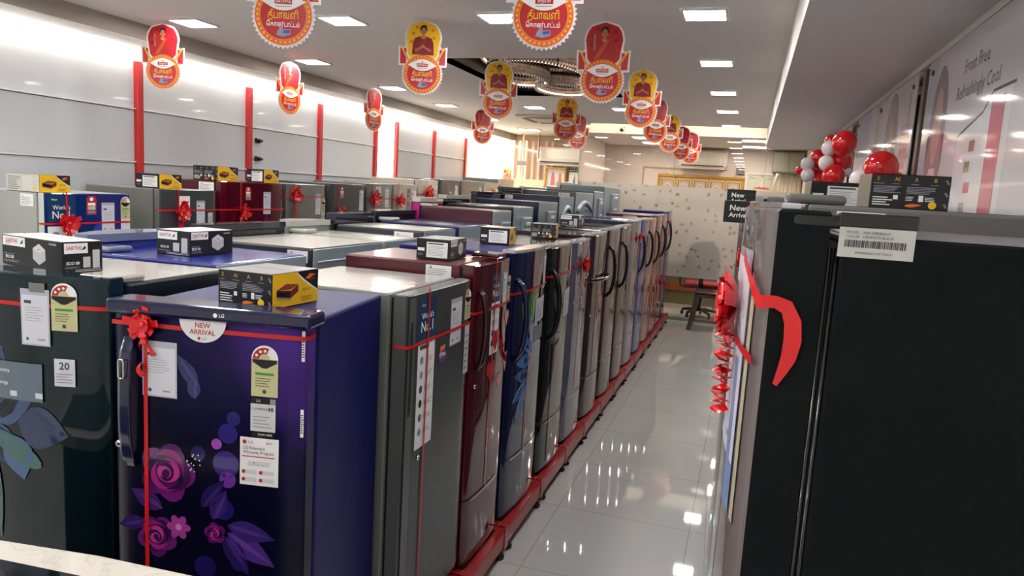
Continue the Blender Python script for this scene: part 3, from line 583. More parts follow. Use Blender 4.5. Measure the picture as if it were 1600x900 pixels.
GB_ = 'refrigerators backing onto the aisle row'
def fridge(label, loc, rot, w, d, h, side, door, group, dt=.06, bulge=.015, base=.2, split=None, handle=None, hside=-1, hmat=None, deco=None, rib=None, bowat=None,
           sticker=None, lock=None, back=False, cap=None, topm=None, draw_m=None, z0=.03, dtop=.0, hinge=None, feet=False, bows=.045, tail=.12, edge=None, gloss=None):
    """upright refrigerator, front towards local -Y at y=0"""
    t = thing('refrigerator', label, 'refrigerator', loc, rot, group); DT = dt; S = surf(w, bulge); hmat = hmat or side; edge = edge or door
    # cabinet
    b = MB(); b.box(-w/2, w/2, DT+.008, d, z0, h, side, .008, 2)
    if topm: b.rect(lambda u, v, l: Vector((u, v, h+l*.0007)), -w/2+.008, DT+.02, w/2-.008, d-.008, topm, 1)
    b.build('cabinet', t)
    b = MB(); b.box(-w/2+.012, w/2-.012, DT-.004, DT+.009, z0+.02, h-.012, GASK); b.build('gasket', t)
    def slab(zz0, zz1, m, nm, ins=.0):
        b = MB(); n = 14; pts = []
        for i in range(n+1):
            u = -w/2+ins+(w-2*ins)*i/n; pts.append((u, S(u, 0, 0).y))
        pts[0] = (pts[0][0], pts[0][1]+.006); pts[-1] = (pts[-1][0], pts[-1][1]+.006)
        pts = [(-w/2+ins, .012)]+[(x+(.004 if i == 0 else -.004 if i == n else 0), y) for i, (x, y) in enumerate(pts)]+[(w/2-ins, .012)]
        full = pts+[(w/2-ins, DT-.006), (-w/2+ins, DT-.006)]
        # front faces with door material, sides with the edge material
        N = len(full); vs = [(x, y, zz0) for x, y in full]+[(x, y, zz1-.004) for x, y in full]+[(x*.992, y+(.004 if y < DT*.5 else -.002), zz1) for x, y in full]
        fs = []; fe = []
        for i in range(N):
            j = (i+1) % N; q = [i, j, N+j, N+i]; (fs if i < N-3 else fe).append(q); (fs if i < N-3 else fe).append([N+i, N+j, 2*N+j, 2*N+i])
        for L, mm in (([q for q in fs if max(q) < 2*N], m), ([q for q in fs if max(q) >= 2*N], m), (fe, edge), ([list(range(N))[::-1], [2*N+k for k in range(N)]], cap or edge)):
            bv = {k: b.bm.verts.new(vs[k]) for k in sorted({k for q in L for k in q})}
            for q in L:
                f = b.bm.faces.new([bv[k] for k in q]); f.material_index = b.mi(mm); f.smooth = (mm is m and max(q) < 2*N and L is not fe)
        return b
    dz1 = h+dtop
    if split:
        f = slab(split+.004, dz1, door, 'freezer_door').build('freezer_door', t); b = slab(base+.006, split-.004, door, 'door')
    else: b = slab(base+.006, dz1, door, 'door')
    # art and labels are printed on the door
    dr = b.build('door', t)
    if deco:
        DOOR[0] = dr; b = MB(); deco(b, S, dr)
        try:
            if len(b.bm.verts): b.build('door_print', dr)
            else: b.bm.free()
        except ReferenceError: pass
    if base > .08:
        b = slab(z0, base, draw_m or door, 'drawer', .004); dd = b.build('base_drawer', t)
        b = MB(); b.rect(S, -w*.36, base-.016, w*.36, base-.008, mat('drawer_lip', (200, 200, 204), .25, metal=.5), 2, 8); b.build('drawer_lip', dd)
    # hinge cover
    if hinge is not None:
        for k in ((hinge,) if hinge else (-1, 1)):
            b = MB(); x0, x1 = sorted((k*(w/2-.01), k*(w/2-.12))); b.box(x0, x1, .02, .15, h, h+.022, hmat, .009, 2); b.build('hinge_cover', t)
    if cap and not split or cap:
        b = MB(); n = 14; pts = [(-w/2+w*i/n, S(-w/2+w*i/n, 0, 0).y) for i in range(n+1)]+[(w/2, DT), (-w/2, DT)]
        b.prism(pts, dz1+.0005, dz1+(.03 if group == GB_ else .014), cap); b.build('door_cap', t)
    # handle
    hx = hside*(w/2-.035)
    if handle == 'arch' or handle == 'bar':
        z1_, z2_ = (dz1-.12, dz1-.5) if not split else (split-.05, split-.45)
        if handle == 'bar': z1_, z2_ = dz1-.1, dz1-.42
        b = MB(); y0 = S(hx, 0, 0).y; pr = .055 if handle == 'arch' else .035; pts = []
        for i in range(13):
            tt = i/12; pts.append((hx, y0-pr*math.sin(PI*min(1, max(0, tt)))**.45-.002, z1_+(z2_-z1_)*tt))
        b.tube(pts, [.013]*13, hmat, 8); b.build('handle', t)
        if split:
            b = MB(); b.tube([(p[0], p[1], split+.05+.24*i/12) for i, p in enumerate(pts)], .012, hmat, 8); b.build('handle', t)
    elif handle == 'lg':
        hx = hside*(w/2-.055); b = MB(); y0 = S(hx, 0, 0).y; pts = [(hx, y0-.004-.026*math.sin(PI*i/10)**.35, h-.07-.335*i/10) for i in range(11)]
        b.band(pts, Vector((.026, 0, 0)), hmat); b.band([(p[0], p[1]-.006, p[2]) for p in pts], Vector((.022, 0, 0)), hmat)
        b.tube([(p[0]-.012, p[1]-.003, p[2]) for p in pts], .004, mat('handle_silver', (140, 144, 156), .2, metal=.8), 8); b.tube([(p[0]+.011, p[1]-.001, p[2]) for p in pts], .005, hmat, 8)
        hh = b.build('handle', t); b = MB(); r = []
        for i in range(16):
            a = 2*PI*i/16; r.append((hx-.002+.007*abs(math.cos(a))**.4*(1 if math.cos(a) > 0 else -1), y0-.04, h-.145+.024*abs(math.sin(a))**.4*(1 if math.sin(a) > 0 else -1)))
        b.tube(r, .0025, CHROME, 6, True); b.build('chrome_ring', hh)['label'] = 'chrome ring'
    elif handle == 'groove':
        b = MB(); b.rect(S, -w/2+.003, base+.01, -w/2+.05, h-.01, mat('door_rail_grey', (98, 102, 100), .3, metal=.3), 1); b.rect(S, -w/2+.014, h-.4, -w/2+.034, h-.09, mat('groove_dark', (30, 33, 35), .5), 2); b.poly(S, [(-w/2+.014, h-.4), (-w/2+.034, h-.4), (-w/2+.034, h-.375)], CHROME, 3); b.build('recessed_handle', t)
    elif handle == 'cross':
        z = split+.012; b = MB(); pts = [(-w*.46+w*.92*i/12, S(-w*.46+w*.92*i/12, 0, 0).y-.045*math.sin(PI*i/12)**.5, z-.0) for i in range(13)]; b.tube(pts, .013, hmat, 8); b.build('handle', t)
    if lock:
        b = MB(); y0 = S(lock[0], 0, 0).y; b.tube([(lock[0], y0, lock[1]), (lock[0], y0-.008, lock[1])], .009, CHROME, 14); b.tube([(lock[0], y0-.008, lock[1]), (lock[0], y0-.009, lock[1])], .004, BLACK, 8); b.build('lock', t)['label'] = 'round chrome lock'
    if sticker:
        sd, yc, W, H = sticker; b = MB(); SS = frame((sd*(w/2), yc, h-.012), (0, sd, 0), (0, 0, 1), (sd, 0, 0)); b.rect(SS, -W/2, -H, W/2, 0, WHITE, 1); b.lines(SS, -W*.42, W*.42, -H*.85, -H*.2, 4, GREYINK, 2, .3); b.ell(SS, -W*.3, -H*.2, W*.05, W*.04, mat('print_blue'), 2, 8); b.build('rating_label', t)
    if back:
        b = MB(); b.box(-w/2+.004, w/2-.004, d, d+.006, z0+.1, h-.004, BACKP, .002, 1)
        k = 0
        if back == 1:
            for pa in ([(-w*.38, h-.5), (-w*.38, h-.09), (-w*.33, h-.06), (w*.44, h-.06)], [(w*.44, h-.11), (-w*.3, h-.11), (-w*.33, h-.14), (-w*.33, h-.5)]): b.tube([(x, d+.006, z) for x, z in pa], .006, BACKP, 6)
        elif back == 2: b.tube([(-w*.4+w*.8*i/14, d+.004, h-.2+.09*math.sin(PI*i/14)) for i in range(15)], .03, BACKP, 8)
        else:
            b.box(-w*.32, w*.12, d+.004, d+.03, h-.35, h-.08, BACKP, .012, 2); b.box(-w*.2, 0, d+.028, d+.036, h-.15, h-.12, WHITE, .004, 1); b.box(-w*.2, 0, d+.028, d+.036, h-.3, h-.27, WHITE, .004, 1)
        b.build('back_panel', t)['label'] = 'pale galvanised back panel'
        for i in range(3):
            b = MB(); b.box(-w*.2+.06*i, -w*.2+.06*i+.02, d+.006, d+.012, h-.2, h-.192, BLACK); b.build('rear_clip', t)
    if rib:
        rt = None; b = MB(); W_ = .011
        if 'h' in rib:
            z = rib['h']; n = 14; pts = [S(-w/2+w*i/n, z, 5) for i in range(n+1)]; pts = [Vector((-w/2-.002, .05, z))]+pts+[Vector((w/2+.002, .05, z))]; b.band(pts, Vector((0, 0, W_)), RIB)
        if 'v' in rib:
            x = rib['v']; y = S(x, 0, 6).y; b.band([(x, .1, dz1+.016), (x, y-.001, dz1+.016), (x, y-.001, dz1), (x, y-.001, rib.get('vb', base))], Vector((W_, 0, 0)), RIB)
        rt = b.build('gift_ribbon', t, recalc=False)
        if bowat: bow('bow', S, bowat[0], bowat[1], rt, bows, tail)
    if feet or True:
        for sx in (-1, 1):
            for yy in (.1, d-.08):
                b = MB(); b.tube([(sx*(w/2-.06), yy, 0), (sx*(w/2-.06), yy, z0)], .018, RUBBER, 10); b.build('foot', t)
    return t
def clr(name, rgb, rough=.15, coat=.6, metal=0.): return mat(name, rgb, rough, metal, coat)
m_navy = mat('navy_enamel', (9, 13, 84), .45, spec=.22); m_blk = clr('black_enamel', (14, 16, 20), .18); m_mar = clr('maroon_enamel', (78, 10, 30), .3, .3)
m_gry = brushed('grey_steel', (132, 136, 136), .3, .6); m_sil = brushed('silver_steel', (176, 176, 172), .3, .65); m_dgr = brushed('dark_steel', (86, 90, 94), .28, .6)
m_gsd = clr('grey_side', (104, 108, 104), .4, .1); m_dk = clr('charcoal_side', (44, 46, 54), .35, .1); m_ltop = clr('silver_top', (168, 166, 160), .25, .2, .3)
m_blue = clr('blue_enamel', (16, 34, 120), .12); m_teal = door_gradient('teal_glass_door', (5, 20, 28), (7, 28, 36), (12, 34, 44), .06, .5)

# ---- purple-navy rose fridge (front of the block)
PUR = door_gradient('violet_rose_door', (7, 7, 30), (14, 11, 56), (74, 42, 136))
def deco_rose(b, S, dr):
    l0 = 1
    for u, v, r, c in ((.055, .98, .035, (46, 26, 110)), (.06, .94, .022, (96, 44, 140)), (.03, 1.03, .014, (150, 70, 170)), (.11, 1.0, .012, (112, 48, 140)), (.06, 1.06, .026, (36, 26, 110)), (.075, 1.1, .018, (34, 24, 100)), (.05, .86, .028, (30, 22, 92)), (.12, .96, .012, (60, 30, 110)), (-.02, 1.0, .02, (26, 18, 80)), (.0, .7, .03, (26, 18, 80)), (.09, .72, .02, (30, 20, 84))):
        b.ell(S, u, v, r, r, clr('bokeh_%d%d%d' % c, c), l0)
    for u, v, L, W, a, c in ((-.02, 1.17, .1, .02, 2.2, (24, 22, 86)), (-.03, 1.14, .06, .018, 1.6, (28, 26, 92)), (.02, .83, .09, .022, 1.15, (48, 30, 98)), (-.01, .86, .1, .022, .9, (32, 20, 76)), (.06, .82, .13, .026, -.2, (48, 32, 100)), (.06, .80, .15, .03, -.55, (66, 40, 118)), (.05, .79, .12, .025, -.95, (36, 22, 80)), (-.12, .84, .1, .025, 2.7, (60, 28, 96)), (-.17, .8, .08, .02, 3.4, (44, 24, 90))):
        petal(b, S, u, v, L, W, a, clr('leaf_%d%d%d' % c, c), 2); petal(b, S, u+.004, v, L*.9, W*.25, a, clr('leafvein_%d' % c[0], (min(255, c[0]+24), c[1]+14, min(255, c[2]+22))), 3)
    rose(b, S, -.105, .94, .075, 4); rose(b, S, -.135, .765, .055, 4, 1.0); rose(b, S, .028, .795, .028, 5, .5)
    for i in range(6): a = 2*PI*i/6; b.ell(S, -.07+.018*math.cos(a), .80+.018*math.sin(a), .016, .011, clr('blossom', (150, 56, 140)), 11, 10, a)
    b.ell(S, -.07, .8, .009, .009, clr('blossom_core', (200, 120, 180)), 12, 8)
    for i in range(14): b.ell(S, random.uniform(-.05, -.01), random.uniform(.95, 1.0), .002, .002, WHITE, 12, 5)
    # door stickers
    b.build('rose_artwork', dr)
    b = MB(); b.ell(S, -.005, 1.342, .062, .056, mat('sticker_white', (222, 222, 226), .4), 9, 24, t0=PI, t1=2*PI)
    b.text(S, 'NEW', -.005, 1.328, .0175, DRED, 10, bold=.015); b.text(S, 'ARRIVAL', -.005, 1.311, .0175, DRED, 10, bold=.015, maxw=.08); b.ell(S, -.014, 1.296, .004, .004, DRED, 10, 10); b.text(S, 'LG', .0, 1.296, .009, INK, 10); b.build('new_arrival_sticker', dr); b = MB()
    energy(b, S, .155, 1.228, 1.0, 3)
    b.rect(S, .122, 1.145, .186, 1.16, BLACK, 3); b.text(S, 'LG', .14, 1.1525, .009, WHITE, 4); b.rect(S, .17, 1.146, .184, 1.159, GREYINK, 4)
    b.rect(S, .12, 1.075, .184, 1.145, mat('sticker_grey', (196, 198, 204), .4), 3); b.text(S, 'COMPRESSOR', .145, 1.132, .0075, INK, 4); b.text(S, '10', .172, 1.132, .014, BLACK, 4, bold=.03); b.lines(S, .126, .178, 1.085, 1.12, 4, GREYINK, 4, .25); b.rect(S, .122, 1.06, .182, 1.073, BLACK, 3); b.text(S, 'SCAN HERE', .158, 1.067, .007, WHITE, 4)
    b.build('compressor_label', dr); b = MB()
    b.rect(S, .094, .935, .194, 1.058, mat('sticker_white'), 5, 3); b.ell(S, .106, 1.046, .0055, .0055, DRED, 6, 12); b.text(S, 'LG', .122, 1.046, .01, INK, 6); b.text(S, 'LG Extended', .102, 1.031, .0105, INK, 6, 'LEFT', .01); b.text(S, 'Warranty Program', .102, 1.02, .0105, INK, 6, 'LEFT', .01, maxw=.085); b.lines(S, .1, .185, 1.008, 1.013, 1, DRED, 6, .5, False); b.text(S, 'BEST', .17, 1.046, .008, RED, 6)
    b.rect(S, .115, .985, .172, .998, mat('sticker_grey'), 6); b.text(S, '\u20b9 _,_ _ _', .144, .9915, .008, INK, 7)
    for i in range(2):
        for j in range(2): b.rect(S, .103+.045*i, .944+.02*j, .138+.045*i, .955+.02*j, mat('sticker_grey'), 6); b.ell(S, .104+.045*i, .9495+.02*j, .005, .005, DRED, 7, 10)
    b.build('warranty_label', dr); b = MB()
    for z0_, z1_ in ((1.26, 1.335), (1.07, 1.14)): b.rect(S, .2475, z0_, .2565, z1_, WHITE, 3); b.lines(S, .2485, .2555, z0_+.01, z1_-.01, 9, INK, 4, .5); b.build('barcode_label', dr); b = MB()
    pouch(b, S, -.124, 1.204, .088, .13, 4)
ANG = math.radians(9.1)
# front-right corner (-.978,1.467); the front runs to the left
cx, cy = -.978-.2575*math.cos(ANG), 1.467-.2575*math.sin(ANG)
tb = fridge('violet blue single door refrigerator with rose print, NEW ARRIVAL sticker and red bow', (cx, cy, 0), ANG, .515, .54, 1.352, m_navy, PUR, 'end of row refrigerators', bulge=.008, base=.2, handle='lg', hmat=clr('navy_gloss', (14, 18, 58), .12), lock=(-.24, 1.0), deco=deco_rose,
       rib={'h': 1.316, 'v': -.162}, bowat=(-.16, 1.318), bows=.04, tail=.13, draw_m=m_navy)
b = MB(); b.box(-.262, .276, -.024, .07, 1.341, 1.377, clr('navy_gloss', (14, 18, 58), .12), .009, 3); SC_ = frame((0, -.0245, 0), (1, 0, 0), (0, 0, 1), (0, -1, 0)); b.ell(SC_, .035, 1.3585, .0055, .0055, WHITE, 1, 12); b.text(SC_, 'LG', .052, 1.3585, .012, WHITE, 1, bold=.02); b.build('top_cap', tb)
# ---- teal flower fridge at far left
def deco_teal(b, S, dr):
    bl = [(20, 46, 92), (34, 66, 116), (16, 40, 82), (48, 84, 130)]
    for i, (u, v, L, W, a) in enumerate(((-.1, 1.02, .2, .06, 1.2), (-.1, 1.02, .18, .06, .3), (-.1, 1.0, .2, .055, 2.2), (-.12, 1.0, .2, .06, 3.3), (-.1, .98, .18, .05, -.7), (-.14, .97, .18, .05, 4.2), (.02, 1.0, .15, .06, -.2), (.0, .96, .13, .05, -1.3))):
        petal(b, S, u, v, L, W, a, clr('tealpetal%d' % (i % 4), bl[i % 4], .08), 1+i*.5)
    b.ell(S, .01, .92, .09, .03, clr('stemgreen', (46, 92, 90), .1), 5, 16, -.5); petal(b, S, -.07, .9, .25, .02, -1.5, clr('stemdark', (40, 80, 84), .1), 5)
    b.rect(S, -.14, 1.06, .1, 1.165, mat('clear_label', (96, 110, 126), .2), 7, 4)
    for i, tx in enumerate(('More capacity', 'More savings')): b.ell(S, -.1, 1.14-.035*i, .008, .008, WHITE, 8, 10); b.text(S, tx, -.085, 1.14-.035*i, .015, WHITE, 8, 'LEFT')
    b.rect(S, -.0, 1.07, .1, 1.085, mat('sticker_grey'), 8)
    pouch(b, S, .085, 1.29, .075, .14, 8); b.rect(S, .07, 1.36, .115, 1.385, mat('hanger_clear', (120, 118, 116), .15), 9)
    energy(b, S, .165, 1.325, 1.0, 8); b.rect(S, .135, 1.11, .19, 1.185, PAPER, 8); b.text(S, '20', .1625, 1.165, .028, INK, 9, bold=.02); b.lines(S, .14, .185, 1.12, 1.15, 4, GREYINK, 9, .3)
TA = math.radians(4)
fridge('dark teal curved glass door refrigerator with blue flower print and 20 label', (-1.85, 1.44, 0), TA, .54, .5, 1.385, clr('dark_teal_side', (8, 20, 28), .35, .1), m_teal, 'end of row refrigerators', bulge=.05, base=.2, deco=deco_teal, rib={'h': 1.325}, topm=m_ltop, dtop=.02, hinge=1, hmat=m_ltop)

# ---- row A along the aisle (front towards +X)
XA = -.98
def tip(b, S, dr): pass
def swoosh(cols, u0=-.02, v0=.95, k=1.):
    def f(b, S):
        for i, c in enumerate(cols):
            for j in range(3): petal(b, S, u0+.05*(i % 2)-.02*j, v0-.14*i-.03*j, .2*k, .035*k, 1.2+.9*i+.5*j, clr('art_%d_%d_%d' % c, c, .08), 1+.5*(i+j))
    return f
def blossom(c1, c2, u, v, r):
    def f(b, S):
        for i in range(6): a = 2*PI*i/6; b.ell(S, u+r*.55*math.cos(a), v+r*.55*math.sin(a), r*.5, r*.34, clr('art_%d_%d_%d' % c1, c1, .08), 2+.3*i, 12, a)
        b.ell(S, u, v, r*.25, r*.25, clr('art_%d_%d_%d' % c2, c2, .08), 5, 10)
        petal(b, S, u, v-r, r*2.4, r*.12, -1.5, clr('art_%d_%d_%d' % c2, c2, .08), 1)
    return f
def dA(no=None, en=None, po=None, ex=()):
    def f(b, S, dr):
        for e in ex: e(b, S)
        if no: no1(b, S, *no)
        if po: pouch(b, S, *po)
        if en: energy(b, S, *en)
    return f
def redhearts(b, S):
    m = clr('heart_red', (196, 20, 30), .08)
    for u, v, k in ((.02, .95, .05), (.12, .9, .045), (-.02, .82, .055), (.1, .75, .04), (.18, 1.02, .04), (.2, .82, .05)):
        b.ell(S, u-k*.4, v, k*.55, k*.6, m, 2, 12); b.ell(S, u+k*.4, v, k*.55, k*.6, m, 2.5, 12); b.poly(S, [(u-k*.9, v-k*.1), (u, v-k*1.3), (u+k*.9, v-k*.1)], m, 3)
def tallstrip(u, v0, v1, W, m=None):
    return sticker_part('feature_label')(lambda b, S: (b.rect(S, u-W/2, v0, u+W/2, v1, m or mat('sticker_grey'), 4, 2), b.lines(S, u-W*.4, u+W*.4, v0+.02, v1-.02, 6, GREYINK, 5, .3)))
cap_l = clr('door_cap_pale', (170, 172, 172), .2)
GA = 'refrigerators along the aisle'
Z_ = .13
def A(y0, y1, ztop, label, side, door, **k):
    xf = k.pop('xf', XA)
    k.setdefault('z0', .02); k.setdefault('base', .3)
    return fridge(label, (xf, (y0+y1)/2, Z_), PI/2, y1-y0-.012, .58, ztop-Z_, side, door, GA, **k)
A(2.02, 2.57, 1.352, 'steel grey refrigerator on the aisle with navy award label and \u20b9994 price tag', m_gsd, m_dgr, handle='groove', lock=(-.17, .66), base=.06, bulge=.003,
  deco=dA((-.13, 1.2, .13, .14, .37), (.235, 1.13, .9), (.12, 1.08, .1, .16), (lambda b, S: price(b, S, .0, .98, 4), tallstrip(.235, .86, 1.05, .05))),
  rib={'h': 1.055, 'v': -.13, 'vb': .05}, sticker=(-1, .14, .07, .035), topm=m_ltop, edge=mat('door_rail_grey', (98, 102, 100), .3, metal=.3))
A(2.60, 3.05, 1.40, 'maroon single door refrigerator with thick handle and red heart print beside the grey one', m_mar, clr('maroon_gloss', (70, 6, 20), .06), handle='bar', hmat=clr('maroon_handle', (40, 6, 14), .15), lock=(-.19, .78), bulge=.012,
  deco=dA((.0, 1.22, .1, .12, .22), (.195, 1.14, .85), (.12, 1.14, .06, .14), (redhearts,)), rib={'h': 1.08, 'v': -.02}, sticker=(-1, .16, .11, .045), hinge=1)
A(3.08, 3.66, 1.415, 'dark navy refrigerator with green and blue leaf print and looped handle', m_navy, clr('navy_door', (12, 18, 58), .05), handle='arch', hmat=clr('navy_gloss', (14, 18, 58), .12), bulge=.025,
  deco=dA(None, None, (.19, 1.17, .07, .17), (swoosh([(40, 150, 70), (40, 120, 200), (30, 90, 160)]), tallstrip(.12, .92, 1.04, .2), tallstrip(.12, .82, .9, .2, mat('grey_sticker', (120, 130, 140), .4)))), rib={'h': 1.1, 'v': -.05}, cap=cap_l)
A(3.69, 4.22, 1.405, 'black refrigerator with looped handle and long red ribbon down its front', m_blk, clr('black_door', (16, 18, 20), .05), handle='arch', hmat=BLACK, bulge=.025,
  deco=dA(None, None, (.19, 1.18, .07, .17), (tallstrip(.12, .86, 1.02, .2), swoosh([(60, 80, 70), (50, 60, 60)]))), rib={'h': 1.12, 'v': -.12, 'vb': .05}, cap=cap_l)
A(4.25, 4.75, 1.40, 'slate refrigerator with blue flower print and red bow', clr('slate_side', (24, 30, 50), .2), clr('slate_door', (92, 94, 108), .05), bulge=.02, deco=dA(None, None, (.17, 1.12, .06, .17), (blossom((90, 150, 200), (40, 90, 160), .04, .9, .08), blossom((120, 130, 190), (70, 80, 150), .1, .68, .07))),
  rib={'h': 1.13, 'v': -.05}, bowat=(-.05, 1.13), bows=.06, tail=.25, lock=(-.2, .9), cap=cap_l)
A(4.78, 5.33, 1.425, 'dark brown double door refrigerator with curved horizontal handle', clr('brown_side', (30, 16, 20), .2), clr('brown_door', (58, 40, 42), .06), split=.98, handle='cross', hmat=clr('black_chrome', (50, 50, 54), .08, 1, .6), bulge=.03,
  deco=dA(None, None, None, (blossom((150, 60, 90), (40, 60, 190), .0, .78, .09), blossom((130, 50, 80), (110, 30, 60), .12, .6, .08))), rib={'v': -.1}, lock=(-.22, .74), cap=cap_l)
A(5.36, 5.91, 1.44, 'brown refrigerator with black arched handle, first of the pair', clr('brown_side', (30, 16, 20), .2), clr('rosewood_door', (66, 44, 50), .06), handle='arch', hmat=BLACK, bulge=.03, deco=dA(None, None, None, (blossom((170, 40, 60), (120, 20, 40), .0, 1.05, .08),)), cap=cap_l)
A(5.94, 6.48, 1.445, 'brown refrigerator with black arched handle, farther of the pair', clr('brown_side', (30, 16, 20), .2), clr('rosewood_door', (66, 44, 50), .06), handle='arch', hmat=BLACK, bulge=.03, deco=dA(None, None, None, (blossom((170, 40, 60), (120, 20, 40), .0, 1.08, .08),)), cap=cap_l)
A(6.52, 7.08, 1.475, 'navy refrigerator with small red bow and thin arched handle', clr('navy_side2', (14, 20, 52), .25), clr('silver_lilac', (112, 104, 116), .06), handle='arch', hmat=BLACK, hside=1, bulge=.03, deco=dA(None, None, None, (blossom((150, 60, 70), (90, 90, 180), .0, .95, .1),)), rib={'h': 1.2}, bowat=(-.05, 1.2), bows=.05, cap=cap_l)
A(7.12, 7.68, 1.48, 'bright blue refrigerator with red ribbon far along the aisle', m_blue, m_blue, handle='arch', hmat=BLACK, hside=1, bulge=.03, rib={'h': 1.2}, cap=cap_l, deco=dA(None, None, None, (blossom((180, 50, 50), (60, 90, 220), .05, .95, .1),)))
A(7.71, 8.27, 1.47, 'silver rose refrigerator with arched handle after the bright blue one', m_dk, clr('rose_silver', (140, 96, 92), .06), handle='arch', hmat=BLACK, hside=1, bulge=.03, cap=cap_l)
A(8.30, 8.86, 1.50, 'maroon sided refrigerator, third from the glass partition end', m_mar, clr('red_brown', (120, 50, 46), .06), handle='arch', hmat=BLACK, hside=1, bulge=.03, cap=cap_l, sticker=(-1, .3, .16, .04))
A(8.89, 9.45, 1.50, 'dark red refrigerator, second from the glass partition end', m_mar, clr('deep_red', (130, 24, 34), .06), handle='arch', hmat=BLACK, bulge=.02, cap=cap_l)
A(9.48, 10.08, 1.535, 'navy and purple refrigerator nearest the glass partition in the aisle row', m_navy, clr('purple_door', (66, 44, 110), .08), handle='arch', hmat=BLACK, bulge=.02, deco=dA(None, None, None, (tallstrip(0, 1.1, 1.3, .3, RED),)), cap=cap_l)
# red stands under row A
m_red = mat('stand_red', (150, 26, 30), .35, coat=.2)
ys = [2.0, 2.585, 3.065, 3.675, 4.235, 4.765, 5.345, 5.925, 6.5, 7.1, 7.695, 8.285, 8.875, 9.465, 10.1]
for i in range(14):
    y0, y1 = ys[i]+.008, ys[i+1]-.008
    t = thing('refrigerator_stand', 'red metal stand with black feet under aisle refrigerator number %s from the front' % ['one', 'two', 'three', 'four', 'five', 'six', 'seven', 'eight', 'nine', 'ten', 'eleven', 'twelve', 'thirteen', 'fourteen'][i], 'stand', (0, 0, 0), 0, 'red stands under the aisle row')
    b = MB(); x1 = -.925; x0 = -1.53
    for a in ((x1-.05, x1, y0, y1), (x0, x0+.05, y0, y1), (x0+.05, x1-.05, y0, y0+.04), (x0+.05, x1-.05, y1-.04, y1)): b.box(*a, .055, Z_-.001, m_red, .003, 1)
    b.box(x1-.002, x1+.004, y1-.05, y1, .045, Z_+.02, m_red); b.build('frame', t)
    for x in (x1-.025, x0+.025):
        for y in (y0+.05, y1-.05):
            b = MB(); b.lathe([(0, 0), (.028, 0), (.03, .012), (.016, .022), (.012, .055)], RUBBER, (x, y, 0), 14); b.build('foot', t)

# ---- row B back to back, fronts towards -X
GB = 'refrigerators backing onto the aisle row'
XBK = -1.7
def Brow(y0, y1, ztop, label, side, door, **k):
    k.setdefault('base', .25); k.setdefault('bulge', .09)
    dd = k.pop('dd', .62)
    k.setdefault('back', 3)
    return fridge(label, (XBK-.006-dd, (y0+y1)/2, 0), -PI/2, y1-y0-.015, dd, ztop, side, door, GB, dtop=k.pop('dtop', .03), **k)
m_capb = clr('cap_blue_grey', (110, 118, 150), .15); m_cap_s = clr('cap_silver', (176, 178, 170), .2); m_cap_k = clr('cap_dark', (34, 36, 50), .1)
Brow(2.0, 2.55, 1.388, 'blue refrigerator with curved pale cap carrying a white and black carton', clr('royal_blue', (24, 34, 120), .25, .2), m_blue, cap=m_capb, hinge=1, hmat=m_capb, back=1, handle='arch')
Brow(2.58, 3.2, 1.408, 'broad silver topped refrigerator with black sides behind the yellow carton', m_dk, m_blk, topm=m_ltop, sticker=(1, .55, .1, .05), back=1, cap=m_cap_k, bulge=.03)
Brow(3.22, 3.62, 1.41, 'pale silver refrigerator with rounded silver door cap', clr('pale_side', (150, 150, 140), .3), m_sil, topm=m_ltop, cap=m_cap_s, hinge=1, hmat=m_cap_s, back=2)
Brow(3.66, 4.13, 1.442, 'dark sided silver topped refrigerator with two white labels', m_dk, m_blk, topm=m_ltop, sticker=(1, .5, .12, .07), cap=m_cap_k, back=1)
Brow(4.18, 4.75, 1.455, 'navy refrigerator with black rounded door cap in the second row', clr('navy_dull', (28, 38, 78), .3, .1), m_blk, topm=clr('navy_top', (70, 74, 100), .25), cap=m_cap_k, hinge=1, hmat=m_cap_s, back=3, handle='arch', hmat2=None) if False else Brow(4.18, 4.75, 1.455, 'navy refrigerator with black rounded door cap in the second row', clr('navy_dull', (28, 38, 78), .3, .1), m_blk, cap=m_cap_k, hinge=1, hmat=m_cap_s, back=3)
Brow(4.79, 5.22, 1.545, 'maroon sided refrigerator with pale top edge in the second row', clr('maroon_dull', (66, 22, 36), .3, .1), clr('magenta_door', (150, 30, 100), .1), topm=clr('rose_top', (176, 140, 132), .3), cap=m_cap_s, hinge=1, hmat=m_cap_s)
Brow(5.26, 5.8, 1.57, 'black sided refrigerator with silver handle cap behind the maroon one', clr('blackish', (26, 28, 26), .3, .1), m_blk, topm=m_ltop, cap=m_cap_s, hinge=1, hmat=m_cap_k)
Brow(5.95, 6.6, 1.61, 'navy sided refrigerator with grey back grille and black cap', clr('navy_dull2', (24, 30, 66), .3, .1), m_blk, cap=m_cap_k)
Brow(6.64, 7.25, 1.665, 'tall dark navy refrigerator with small white label on its side', clr('navy_dull3', (26, 28, 58), .3, .1), m_blk, sticker=(1, .12, .08, .04), cap=m_cap_k, bulge=.02, back=2)
Brow(7.3, 8.2, 1.715, 'wide tall silver grey refrigerator, third from the far end', clr('grey_dull', (92, 94, 92), .35, .1), m_sil, sticker=(1, .5, .12, .05), bulge=.02, back=2)
Brow(8.24, 8.8, 1.74, 'tall grey refrigerator with pale top label, second from the far end', clr('grey_dull', (92, 94, 92), .35, .1), m_sil, bulge=.02)
Brow(8.84, 10.02, 1.805, 'tallest grey refrigerator with square back vent before the glass', clr('slate_dull', (84, 96, 98), .35, .1), m_sil, bulge=.02)

